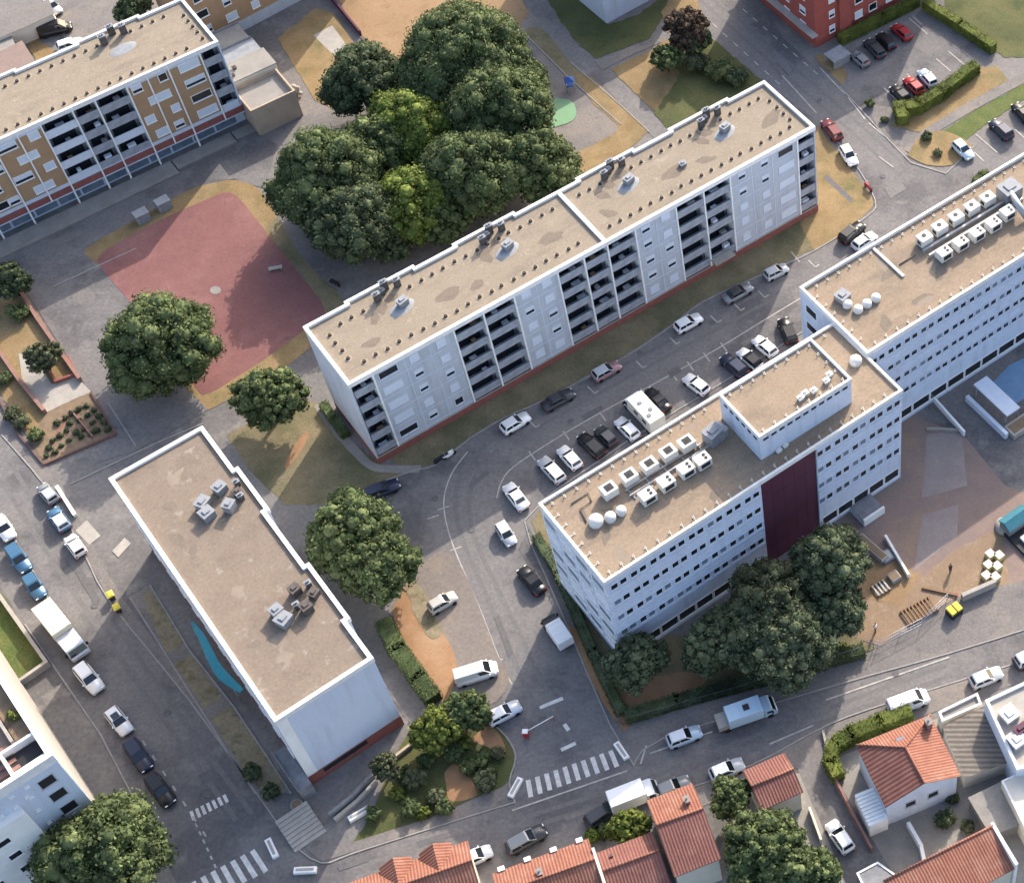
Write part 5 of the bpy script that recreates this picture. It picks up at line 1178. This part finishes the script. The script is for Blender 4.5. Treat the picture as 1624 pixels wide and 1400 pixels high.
def truck(label, rear, front, col, box, L, W, H, cabL, boxstart=0, cat='truck', name='truck', fold=None, z=1.2):
    P, Q = at(*rear, z), at(*front, z); d = Q-P; c = (P+Q)/2; c.z = .012
    r = thing(name, label, cat, c, math.atan2(d.y,d.x)); hw = W/2
    MB().box(-L/2+.1,L/2-.3,-hw*.8,hw*.8,.35,.6).build('chassis', M['black'], r)
    xb = L/2-cabL; ch = min(H*.72, 2.1)
    b = MB(); b.loft([[(x,-k*hw,z0),(x,-k*hw*.97,z1),(x,k*hw*.97,z1),(x,k*hw,z0)] for x,k,z0,z1 in ((xb,.96,.45,ch),(L/2-.75,.96,.45,ch),(L/2-.62,.96,.45,ch-.12),(L/2-.18,.95,.45,1.15),(L/2,.85,.5,1.0))]); b.build('cab', paint(col,COLS[col]), r)
    v = [(L/2-.6,-hw*.8,ch-.16),(L/2-.6,hw*.8,ch-.16),(L/2-.19,hw*.86,1.2),(L/2-.19,-hw*.86,1.2)]
    part('windscreen', quad_panel('windscreen', v[::-1] if True else v, M['carglass'], None, .03), r)
    for sy in (-1,1): 
        y0, y1 = sorted((sy*hw*.955,sy*hw*.975)); MB().box(L/2-1.3,L/2-.7,y0,y1,1.2,ch-.2).build('side_window', M['carglass'], r)
        y0, y1 = sorted((sy*hw*.5,sy*hw*.8)); MB().box(L/2-.06,L/2+.01,y0,y1,.7,.9).build('headlight', M['headlight'], r)
        y0, y1 = sorted((sy*hw*.98,sy*hw*1.2)); MB().box(L/2-.75,L/2-.6,y0,y1,1.2,1.6).build('mirror', M['black'], r)
    x1 = xb-.08; x0 = -L/2+boxstart
    b = MB(); e = .06
    b.loft([[(x0,-hw+e,.6),(x1,-hw+e,.6),(x1,hw-e,.6),(x0,hw-e,.6)],[(x0,-hw,.66),(x1,-hw,.66),(x1,hw,.66),(x0,hw,.66)],[(x0,-hw,H-.08),(x1,-hw,H-.08),(x1,hw,H-.08),(x0,hw,H-.08)],[(x0+e,-hw+e,H),(x1-e,-hw+e,H),(x1-e,hw-e,H),(x0+e,hw-e,H)]])
    bo = b.build('cargo_box', paint(box+'_box',COLS[box],0,.6), r)
    b = MB(); 
    for t in np.linspace(.12,.88,4): b.box(x0+(x1-x0)*t-.03,x0+(x1-x0)*t+.03,-hw+.08,hw-.08,H+.001,H+.03)
    b.build('roof_rib', paint(box+'_box',COLS[box],0,.6), bo)
    for x in (-L/2+1.0, L/2-cabL*.45-.2):
        for sy in (-1,1):
            o = bpy.data.objects.new('wheel', WHEEL[0]); COL.objects.link(o); o.parent = r; o.location = (x, sy*(hw-.12), .38); o.scale = (1.2,1.2,1.2); part('rim', WHEEL[1], o)
    return r, bo, x0, x1, hw
# cars along the kerb of the grey slab
A = 'cars parked along the access road'
car('hatch','white','white hatchback at the kerb on the bend in front of the grey slab',(793,684),(841,655),group=A)
car('sedan','darkgrey','dark grey rounded car at the kerb between the white hatchback and the wine red car',(862,645),(908,620),group=A)
car('hatch','maroonsilver','wine red car with a silver roof at the kerb in front of the grey slab',(938,600),(985,574),'silver',A)
car('hatch','white','white car at the kerb under the middle balconies of the grey slab',(1068,524),(1115,498),group=A)
car('sedan','grey','slate grey car in shade at the kerb near the right stairs of the grey slab',(1150,474),(1190,452),'darkgrey',A)
car('mini','silver','small silver car farthest along the kerb of the grey slab',(1217,437),(1245,423),group=A)
B = 'cars in the parking row behind the white office block'
car('sedan','white','white saloon at the left end of the office parking row',(833,806),(803,766),group=B)
car('estate','silver','silver estate with a dark windscreen in the office parking row',(893,764),(856,724),'white',B)
car('hatch','white','white hatchback between the silver estate and the black car',(918,741),(888,708),group=B)
car('estate','black','black estate right of the white hatchback in the office parking row',(955,722),(920,688),group=B)
car('mini','darkgrey','small dark grey car squeezed between the black estate and a white car',(973,703),(948,678),group=B)
car('hatch','white','white hatchback immediately left of the cream motorhome',(1012,696),(977,661),group=B)
car('sedan','black','black car immediately right of the cream motorhome',(1060,650),(1024,616),group=B)
car('hatch','white','white hatchback alone between empty bays right of the motorhome',(1122,622),(1086,595),group=B)
car('suv','navy','navy car leftmost of the three beside the penthouse',(1182,595),(1146,563),group=B)
car('hatch','white','white car in the middle of the three beside the penthouse',(1205,582),(1172,554),'black',B)
car('hatch','white','white car rightmost of the three beside the penthouse',(1230,563),(1196,534),group=B)
car('suv','black','large black car beside the corner of the office wing',(1258,545),(1240,503),group=B)
car('suv','black','black car above the white one, by the dry triangle of grass',(1332,384),(1370,352))
car('hatch','pale','pale grey car with a white roof just above the office wing roof',(1350,396),(1392,367),'white')
car('estate','darkred','dark red car at the kerb beside the right end of the grey slab',(1332,222),(1306,188))
car('hatch','white','white car with dark windscreen behind the dark red car',(1332,224),(1360,268))
C = 'cars in the upper right parking lot'
car('hatch','red','bright red car in the shaded row of the upper lot',(1444,62),(1416,38),group=C)
car('hatch','black','black car left of the red one in the upper lot',(1418,78),(1392,50),group=C)
car('estate','darkgrey','dark car third from the right in the shaded row of the upper lot',(1400,90),(1374,62),group=C)
car('mini','grey','grey car deep in shade near the shelter',(1376,104),(1352,82),group=C)
car('hatch','lightblue','pale blue white car against the hedge of the upper lot',(1484,138),(1458,108),'white',group=C)
car('hatch','red','red car against the hedge of the upper lot',(1462,148),(1436,122),group=C)
car('hatch','black','black car against the hedge of the upper lot',(1441,162),(1414,134),group=C)
car('hatch','lightblue','light blue car at the end of the right hand bays, beside dry grass',(1512,222),(1543,252))
car('suv','navy','navy car with open pale boot in the right hand bays',(1606,222),(1570,188))
car('sedan','black','black car at the right edge in the right hand bays',(1638,196),(1606,160))
# near the bottom junction
car('mini','silver','small grey car with a pale roof on the sunny bend of the access road',(790,826),(815,866),'white')
car('sedan','black','black car parked in sun beside the office garden fence',(860,940),(825,898))
car('van','white','white van with rounded front parked in the small lot by the orange dirt',(720,1078),(790,1056))
car('hatch','pale','pale blue grey hatchback below the white van in the small lot',(773,1143),(825,1115),'white')
car('mini','dust','dusty beige small car alone in the small lot',(681,966),(722,942))
car('estate','navy','long dark car half under the tree crown at the edge of the small lot',(573,790),(638,763),z=.6)
car('hatch','lightblue','light blue saloon with a white rear driving on the bottom street',(1060,1176),(1110,1157),'pale')
car('hatch','silver','silver hatchback parked on the house side of the bottom street',(1127,1230),(1178,1208),'pale')
car('estate','darkgrey','dark car behind the white box truck',(936,1302),(980,1272))
car('hatch','grey','grey car in front of the white box truck, half behind the orange roof',(1042,1258),(1092,1236))
car('estate','darkgrey','dark silver estate parked in shade above the bottom roofs',(803,1347),(866,1312),'grey')
car('mini','white','white car parked behind the bottom tiled roofs',(731,1368),(778,1346))
car('hatch','white','white car in the driveway between the tiled houses',(1349,1350),(1315,1300))
car('van','pale','pale van parked in front of the hipped house',(1412,1123),(1468,1102),'white')
car('hatch','silver','silver car parked in front of the white flat roofed house',(1538,1084),(1590,1062),'pale')
car('suv','darkgrey','dark vehicle at the right edge of the bottom street',(1612,1052),(1660,1028),'pale')
# left street
car('suv','white','white car in front of the cream box truck on the left street',(122,1052),(160,1098))
sc = car('hatch','white','white car with a black sunroof on the left street',(168,1117),(208,1168))
MB().box(-.75,.15,-.42,.42,1.475,1.488).build('sunroof', M['carglass'], sc)
car('estate','navy','navy car in shade behind the white sunroof car',(202,1172),(236,1222))
car('estate','black','dark car last in the shaded row near the left zebra crossing',(234,1226),(274,1278))
car('mini','grey','small grey car with a pale roof on the left pavement, topmost of three',(89,797),(62,766),'silver')
car('hatch','blue','blue car with a pale roof on the left pavement, middle of three',(107,842),(79,803),'pale')
car('mini','white','small white car on the left pavement, lowest of three',(130,880),(107,848))
car('hatch','white','white car cut by the left edge',(-8,815),(20,858))
car('estate','blue','faded blue car parked behind the white car at the left edge',(14,864),(44,906))
car('hatch','blue','second faded blue car, right behind the cream box truck',(40,908),(68,950))
car('van','black','black van in the dry yard behind the ochre slab',(62,52),(112,40))
car('hatch','white','white car close behind the parapet of the ochre slab',(92,76),(128,64))
car('hatch','silver','silver car at the top left corner',(72,0),(94,20))
# lorries
truck('cream box truck with a grey cab on the left street',(62,955),(138,1050),'pale','cream',8.2,2.4,2.9,3.1)
truck('white box truck parked in front of the orange roofed house',(966,1277),(1045,1246),'pale','white',5.6,2.1,2.7,1.5)
truck('white box truck with a dark cab parked at the office garden fence',(900,1024),(866,974),'black','white',4.7,1.9,2.1,1.4)
r, bo, x0, x1, hw = truck('cream motorhome in the office parking row',(1050,684),(992,622),'white','cream',6.6,2.3,2.9,1.3,0,'motorhome','motorhome')
for x, y in ((x0+1.2,.4),(x0+1.9,-.3),(x0+3.6,.2)): MB().box(x-.22,x+.22,y-.22,y+.22,2.93,3.05).build('roof_vent', M['greybox'], bo)
for sy in (-1,1):
    y0, y1 = sorted((sy*hw, sy*(hw+.02)))
    for xx in (x0+1.0,x0+2.8): MB().box(xx,xx+.9,y0,y1,1.7,2.3).build('side_window', M['carglass'], bo)
r, bo, x0, x1, hw = truck('long pale blue camper van driving along the bottom street',(1126,1150),(1240,1110),'vanblue','vanblue',7.0,2.1,2.5,1.6,1.2,'camper van','camper_van')
MB().box(x0+2.0,x0+2.7,-.35,.35,2.53,2.62).build('roof_light', M['dark'], bo)
MB().box(-3.5,-2.35,-.95,.95,.7,1.5).build('rear_luggage', M['pale_concrete'], r)
# ------------------------------------------------------------------ trees, bushes, hedges
def leaf_mesh(name, lobes, m, s, dens=1.7, flat=0, core=.76):
    C = np.array([l[:3] for l in lobes]); Rr = np.array([l[3] for l in lobes]); SQ = np.array([l[4] if len(l) > 4 else .85 for l in lobes])
    V = []; F = []; base = 0
    P = []; Nn = []
    for c, r, sq in zip(C, Rr, SQ):
        n = int(4*math.pi*r*r*dens/(s*s)*.8)+6
        d = rng.normal(size=(n,3)); d /= np.linalg.norm(d,axis=1)[:,None]
        rad = r*(.70+.55*rng.random(n)); p = c+d*rad[:,None]*np.array([1,1,sq]); P.append(p); Nn.append(d/np.array([1,1,sq]))
    P = np.concatenate(P); Nn = np.concatenate(Nn)
    keep = np.ones(len(P),bool)
    for c, r, sq in zip(C, Rr, SQ):
        q = np.linalg.norm((P-c)/np.array([1,1,sq]),axis=1); keep &= q > r*.64
    keep &= P[:,2] > .05
    P = P[keep]; Nn = Nn[keep]; n = len(P)
    Nn = Nn+rng.normal(size=(n,3))*.45; Nn /= np.linalg.norm(Nn,axis=1)[:,None]
    t = np.cross(Nn, rng.normal(size=(n,3))); t /= np.linalg.norm(t,axis=1)[:,None]; bt = np.cross(Nn,t)
    sz = (s*(.55+.75*rng.random(n)))[:,None]*.5; wd = sz*(.55+.3*rng.random(n))[:,None]
    droop = Nn*sz*.35
    verts = np.stack([P-t*sz-droop, P-bt*wd, P+t*sz-droop, P+bt*wd],1).reshape(-1,3)
    nv = len(verts)
    cv = []; cf = []; off = nv
    for c, r, sq in zip(C, Rr, SQ):
        b = MB(); b.sphere((c[0],c[1],c[2]), (r*core,r*core,r*core*sq), seg=10, rg=7)
        a = np.array(b.v); a += rng.normal(size=a.shape)*r*.05; cv.append(a); cf += [tuple(i+off for i in f) for f in b.f]; off += len(a)
    allv = np.concatenate([verts]+cv)
    me = bpy.data.meshes.new(name)
    me.vertices.add(len(allv)); me.vertices.foreach_set('co', allv.astype(np.float32).ravel())
    loops = np.concatenate([np.arange(nv), np.array([i for f in cf for i in f])]).astype(np.int32)
    tot = np.concatenate([np.full(n,4), np.array([len(f) for f in cf])]).astype(np.int32); st = np.concatenate([[0],np.cumsum(tot)[:-1]]).astype(np.int32)
    me.loops.add(len(loops)); me.loops.foreach_set('vertex_index', loops)
    me.polygons.add(len(tot)); me.polygons.foreach_set('loop_start', st); me.polygons.foreach_set('loop_total', tot)
    me.materials.append(m); me.update(calc_edges=True); me.validate(); return me
def px_scale(px, z=0): return (at(px[0]+1,px[1],z)-at(px[0],px[1],z)).length
def tree(label, px, rpx, leaf, zc=None, rz=.82, asp=1.0, s=.44, name='tree', group=None, h0=1.2, lob=.42, cat='tree', dens=1.7):
    r = rpx*(1.08 if group else 1)*px_scale(px, 6); zc = zc or max(.6, r*rz*.92+h0)
    c = at(px[0], px[1], zc); root = thing(name, label, cat, (c.x,c.y,0), rng.random()*6.28, group)
    m = 4+int(r > 3)+int(r > 5); subs = [(0,0,zc+.08*r,r*.66)]
    for i in range(m):
        a = i*6.283/m+rng.normal()*.3; q = r*(.40+.14*rng.random()); subs.append((q*math.cos(a), q*math.sin(a), zc-r*rz*(.05+.35*rng.random()), r*(.46+.14*rng.random())))
    lobes = [(x,y,z,q*.84,rz) for x,y,z,q in subs]
    for x, y, z, q in subs:
        n = int(14+q*7)
        for i in range(n):
            t = 1-2*(i+.5)/n*.86; a = i*2.39996+rng.random()*.7; cq = math.sqrt(max(0,1-t*t)); k = .80+.16*rng.random()
            p = (x+q*k*cq*math.cos(a), y+q*k*cq*math.sin(a), z+q*rz*k*t)
            if any(math.dist(p,(u,v,w2)) < .7*h for u,v,w2,h in subs if (u,v,w2,h) != (x,y,z,q)): continue
            lobes.append((*p, max(.28,r*lob*(.22+.34*rng.random())), .85))
    part('crown', leaf_mesh('crown', lobes, leaf, s, dens), root)
    t = MB(); tr = max(.08, r*.055); t.tube([(0,0,0),(.1,.05,zc*.35),(0,.1,zc*.7),(0.05,0,zc)], [tr*1.4,tr,tr*.8,tr*.5], 8)
    for i in range(4):
        a = i*1.6+.3; t.tube([(0,.05,zc*.45),(r*.3*math.cos(a),r*.3*math.sin(a),zc*.75),(r*.55*math.cos(a),r*.55*math.sin(a),zc)], [tr*.55,tr*.4,tr*.2], 6)
    t.build('trunk', M['bark'], root)
    return root
G = 'large trees behind the grey slab'
for px, rp, lf, zc, lb in [
 ((728,78),92,'leaf_mid',9.5,'large dark green tree at the top of the big clump, nearest the top edge'),
 ((578,120),60,'leaf_dark',7.5,'dark round tree on the upper left of the big clump, beside the pale pad'),
 ((788,165),76,'leaf_mid',9,'tall green tree on the right of the big clump, left of the green play surface'),
 ((648,195),66,'leaf_yel',7.5,'yellow green tree in the middle of the big clump'),
 ((515,268),82,'leaf_mid',8.5,'broad dark tree on the left of the big clump, beside the red court'),
 ((562,345),70,'leaf_dark',7.5,'dark tree at the bottom of the big clump, right of the court corner'),
 ((652,315),62,'leaf_yel',6.5,'lighter yellow green tree low in the big clump above the slab roof'),
 ((745,265),76,'leaf_mid',8,'green tree in the lower middle of the big clump'),
 ((848,255),66,'leaf_mid',7,'green tree at the lower right of the big clump, touching the slab parapet'),
 ((690,150),56,'leaf_dark',7,'shaded dark tree filling the centre of the big clump'),
 ((815,118),46,'leaf_mid',7.5,'smaller green tree on the upper right rim of the big clump'),
 ((600,225),58,'leaf_mid',7,'green tree in the left middle of the big clump, left of the yellow green one'),
 ((700,345),40,'leaf_mid',5,'green tree at the slab side of the big clump, low on the right'),
 ((615,375),38,'leaf_dark',4.5,'low dark tree at the foot of the big clump beside the shaded lawn')]:
    tree(lb, px, rp, M[lf], zc, name='broadleaf_tree', group=G)
tree('round dark green tree beside the red court', (248,532), 86, M['leaf_mid'], 7.2, name='broadleaf_tree')
tree('medium green tree between the red court and the grey slab', (422,624), 55, M['leaf_mid'], 5.6, name='broadleaf_tree')
tree('large green tree beside the bare gravel roof, upper crown', (552,838), 74, M['leaf_mid'], 7.2, name='broadleaf_tree')
tree('large green tree beside the small lot, lower crown over the hedge', (600,892), 66, M['leaf_mid'], 6.4, name='broadleaf_tree')
tree('big bright topped tree at the bottom left corner', (160,1345), 100, M['leaf_mid'], 8, name='broadleaf_tree')
for px, rp, lf, zc, lb in [((1005,1042),50,'leaf_dark',5,'small dark tree against the corner of the office block'),((1222,945),72,'leaf_olive',8,'olive topped pine in front of the office windows'),
 ((1312,885),64,'leaf_dark',9,'tall dark pine against the maroon panel'),((1255,1015),72,'leaf_dark',6.5,'dark pine at the garden hedge by the bottom street'),((1140,1010),54,'leaf_dark',6,'dark pine left of the olive topped pine'),
 ((1325,965),50,'leaf_dark',6,'dark pine beside the sandy yard'),((1185,1000),60,'leaf_dark',6.5,'dark pine in the middle of the office garden clump'),((1120,1040),36,'leaf_dark',4,'small dark pine at the left of the office garden clump')]:
    tree(lb, px, rp, M['leaf_pine' if lf == 'leaf_dark' else lf], zc, name='pine_tree', cat='pine tree', s=.34)
tree('bright yellow green small tree at the corner of the blank end wall', (688,1152), 40, M['leaf_hedge'], 3.6, name='broadleaf_tree')
tree('green tree behind the bright one, below the white van', (735,1125), 42, M['leaf_mid'], 3.4, name='broadleaf_tree')
tree('small olive tree at the top of the dark retaining wall', (612,1212), 26, M['leaf_olive'], 2.8, name='broadleaf_tree', s=.35)
tree('green tree in the gap between white box truck and red tiled house', (995,1308), 36, M['leaf_hedge'], 3.6, name='broadleaf_tree')
tree('green tree between the orange roofed house and the faded red roof', (1160,1262), 38, M['leaf_mid'], 4.2, name='broadleaf_tree')
tree('large green tree below the faded red roof at the bottom edge', (1222,1350), 72, M['leaf_mid'], 5.5, name='broadleaf_tree')
tree('green tree beside the driveway at the bottom edge', (1290,1385), 48, M['leaf_mid'], 4.2, name='broadleaf_tree')
tree('dark green round shrub tree on the dry lawn by the upper road', (1058,90), 28, M['leaf_mid'], 3, name='broadleaf_tree')
tree('brownish thin crowned tree near the upper road', (1088,40), 42, M['leaf_brown'], 5, name='broadleaf_tree', dens=1.1, lob=.3)
tree('dark shaded tree behind the brownish one at the upper road', (1100,58), 30, M['leaf_dark'], 3.5, name='broadleaf_tree')
tree('dark tree at the top edge behind the ochre slab', (208,10), 30, M['leaf_dark'], 4.5, name='broadleaf_tree')
tree('grey olive tree in the communal garden', (66,562), 30, M['leaf_olive'], 3, name='olive_tree', s=.4)
tree('dark tree at the left edge above the communal garden', (12,438), 34, M['leaf_dark'], 4, name='broadleaf_tree')
def bush(label, px, rp, leaf='leaf_mid', asp=.8, s=.34, group=None):
    r = rp*px_scale(px); root_p = at(px[0], px[1], r*.5); lobes = [(0,0,r*.5,r*.62,.9)]
    for i in range(9):
        a = i*2.4; q = .55 if i % 3 else .3; lobes.append((r*q*math.cos(a), r*q*math.sin(a), r*(.45+.35*rng.random()), r*(.3+.15*rng.random()), .9))
    o = part('bush', leaf_mesh('bush', lobes, M[leaf], s, 1.5), None, (root_p.x,root_p.y,0), rng.random()*6); tag(o, label, 'bush', group)
for px, rp, lf, lb in [((30,497),20,'leaf_mid','dark green round bush in the communal garden beside the brick wall'),((1105,98),24,'leaf_olive','pale olive bush next to the round shrub on the dry lawn'),((1140,110),26,'leaf_mid','green bush in the row along the upper road, middle'),((1168,122),22,'leaf_dark','dark bush nearest the corner of the grey slab roof'),
 ((398,1225),19,'leaf_dark','dark round bush on the verge beside the blank end wall'),((430,1256),17,'leaf_dark','dark bush at the verge end near the ribbed steps'),((1470,216),11,'leaf_dark','small dark bush on the dry patch beside the footpath'),
 ((1487,243),9,'leaf_olive','small olive bush left of the light blue parked car'),((1380,165),10,'leaf_mid','small bush at the entrance of the upper lot'),((1403,190),8,'leaf_olive','little bush near the end of the thick lot hedge'),
 ((35,668),16,'leaf_olive','olive bush in the lower communal garden'),((18,655),17,'leaf_olive','grey green bush at the left edge of the garden'),((58,690),15,'leaf_mid','green bush beside the vegetable bed'),((5,600),15,'leaf_mid','green bush at the left edge beside the garden brick wall'),
 ((745,1215),18,'leaf_mid','green bush right of the dirt patch in the corner garden'),((770,1240),22,'leaf_olive','olive bush at the road side of the corner garden'),((660,1235),24,'leaf_olive','olive bush in the middle of the corner garden'),((650,1280),20,'leaf_mid','green bush at the pavement of the corner garden'),((690,1262),18,'leaf_olive','low olive bush below the dirt patch'),((718,1195),20,'leaf_mid','green bush below the green tree in the corner garden'),((592,1290),16,'leaf_mid','green bush by the pale ramp'),((790,1195),14,'leaf_olive','olive bush by the beige small roundabout verge'),
 ((676,1205),17,'leaf_mid','green bush on the left of the corner garden, below the bright small tree'),((632,1258),15,'leaf_hedge','light green bush beside the ramp in the corner garden'),((735,1180),17,'leaf_hedge','light green bush between the two dirt patches'),((765,1205),16,'leaf_mid','green bush on the right of the larger dirt patch'),((705,1280),17,'leaf_mid','green bush on the pavement edge below the dirt patch'),((780,1222),13,'leaf_mid','small green bush at the rounded end of the corner garden'),((672,1290),13,'leaf_hedge','light green bush at the lower edge of the corner garden'),((640,1225),14,'leaf_mid','green bush right of the small olive tree'),((1335,1030),16,'leaf_hedge','bright green bush at the yard fence beside the pines'),((940,1325),15,'leaf_yel','yellow bush beside the white party wall'),((1500,1300),20,'leaf_dark','dark bush in the shaded yard of the hipped house'),((1535,1310),14,'leaf_olive','olive bush at the corner of the concrete shed roofs'),((1510,1265),14,'leaf_dark','dark bush under the white wall of the hipped house'),((20,1136),12,'leaf_hedge','green shrub in a roof planter of the white terraced block'),((958,1318),16,'leaf_mid','green bush beside the yellow one behind the red tiled house')]:
    if px == (20,1136):
        p = at(20,1136,HB-.6); o = part('bush', leaf_mesh('bush', [(0,0,.5,.5,.9),(.5,.2,.4,.4,.9),(-.4,.3,.45,.4,.9)], M[lf], .3), None, (p.x,p.y,HB-1.0)); tag(o, lb, 'bush')
    else: bush(lb, px, rp, lf)
def hedge(label, px, h, t, leaf, s=.26):
    """clipped hedge: leaves over the faces of a long box, with a solid core"""
    P = [at(x,y,h*.6) for x,y in px]; c = P[0].copy(); c.z = 0; mb = MB(); nseg = len(P)-1
    for i in range(nseg):
        a, b = P[i]-c, P[i+1]-c; a.z = b.z = 0; L = (b-a).length; d = (b-a)/L; n = Vector((-d.y,d.x,0)); w2 = t/2; e = t*.35 if i < nseg-1 else 0
        q = [a-n*w2*.8, b+d*e-n*w2*.8, b+d*e+n*w2*.8, a+n*w2*.8]; mb.prism([(v.x,v.y) for v in q], 0, h*.9)
        faces = [(L*t, 'top'), (L*h, 'l'), (L*h, 'r'), (t*h, 's'), (t*h, 'e')]
        for A, f in faces:
            for k in range(int(A*2.6/(s*s)*.55)):
                u, v = rng.random(2); hh = h*(1+.05*math.sin(u*L*2.1+i)+.03*math.sin(u*L*5)); jt = rng.normal()*.05
                if f == 'top': p = a+d*(u*(L+e))+n*(v-.5)*t; z = hh+jt; nn = Vector((0,0,1))
                elif f in 'lr': sg = 1 if f == 'l' else -1; p = a+d*(u*(L+e))+n*sg*(w2+jt-.08*abs(v-.5)); z = v*hh; nn = n*sg
                else: p = (a if f == 's' else b)+n*(u-.5)*t+d*jt; z = v*hh; nn = d*(-1 if f == 's' else 1)
                nn = (nn+Vector(rng.normal(size=3))*.45).normalized(); tt = nn.cross(Vector(rng.normal(size=3))).normalized(); bt = nn.cross(tt); sz = s*(.5+.5*rng.random())
                p = Vector((p.x,p.y,z)); mb.add([p-tt*sz*.6-nn*.04,p-bt*sz*.4,p+tt*sz*.6-nn*.04,p+bt*sz*.4], [(0,1,2,3)])
    o = mb.build('hedge', M[leaf], None, c); tag(o, label, 'hedge')
hedge('thick clipped yellow green hedge on the lower side of the upper lot', [(1436,172),(1455,168),(1490,147),(1548,104)], 2.0, 1.9, 'leaf_hedge')
hedge('short return of the clipped hedge at the lot entrance', [(1425,165),(1432,190)], 2.0, 1.9, 'leaf_hedge')
hedge('dark shaded hedge along the red brick block', [(1332,62),(1400,28),(1455,0)], 1.6, 1.6, 'leaf_hedge')
hedge('clipped hedge along the far right side of the upper lot', [(1466,4),(1520,38),(1576,76)], 1.8, 1.5, 'leaf_hedge')
hedge('hedge between the bare roofed slab and the orange dirt', [(608,985),(628,1025),(660,1070),(688,1108)], 1.8, 2.2, 'leaf_mid')
hedge('hedge round the front of the hipped house along the street', [(1445,1128),(1400,1143),(1355,1162),(1325,1180)], 2.0, 1.9, 'leaf_hedge')
hedge('hedge on the driveway side of the hipped house', [(1322,1178),(1316,1205),(1330,1232)], 2.0, 1.7, 'leaf_hedge')
hedge('dark hedge inside the office garden fence, access road side', [(850,850),(885,905),(938,1030),(985,1130)], 1.3, 1.3, 'leaf_dark')
hedge('dark hedge inside the office garden fence, street side', [(992,1136),(1070,1112),(1160,1088),(1300,1050),(1370,1030)], 1.4, 1.6, 'leaf_dark')
hedge('narrow hedge below the upper left corner of the grey slab', [(512,640),(528,662),(548,690)], 1.1, 1.3, 'leaf_mid')
hedge('short dark shrub row at the back foot of the office wing', [(1545,293),(1555,284),(1566,277)], 2.5, 1.2, 'leaf_mid')
# vegetable bed plants: countable clumps
vb = [(92,672),(104,664),(116,656),(126,650),(138,645),(150,652),(158,662),(166,672),(172,682),(140,660),(148,672),(154,684),(126,668),(134,682),(122,688),(106,684),(96,692),(84,700),(110,700),(98,708),(88,718),(78,712),(112,672),(144,690),(130,694),(74,724)]
vmesh = [leaf_mesh('vegetable_plant', [(0,0,.25,.34,.8),(.2,.1,.2,.22,.8),(-.15,.15,.22,.22,.8)], M['leaf_dark'], .22) for _ in range(3)]
for i, p in enumerate(vb):
    o = part('vegetable_plant', vmesh[i%3], None, at(*p), rng.random()*6); o.scale = [.9+.4*rng.random()]*3
    tag(o, 'dark low plant clump in the brick edged vegetable bed', 'plant', 'plants in the vegetable bed')
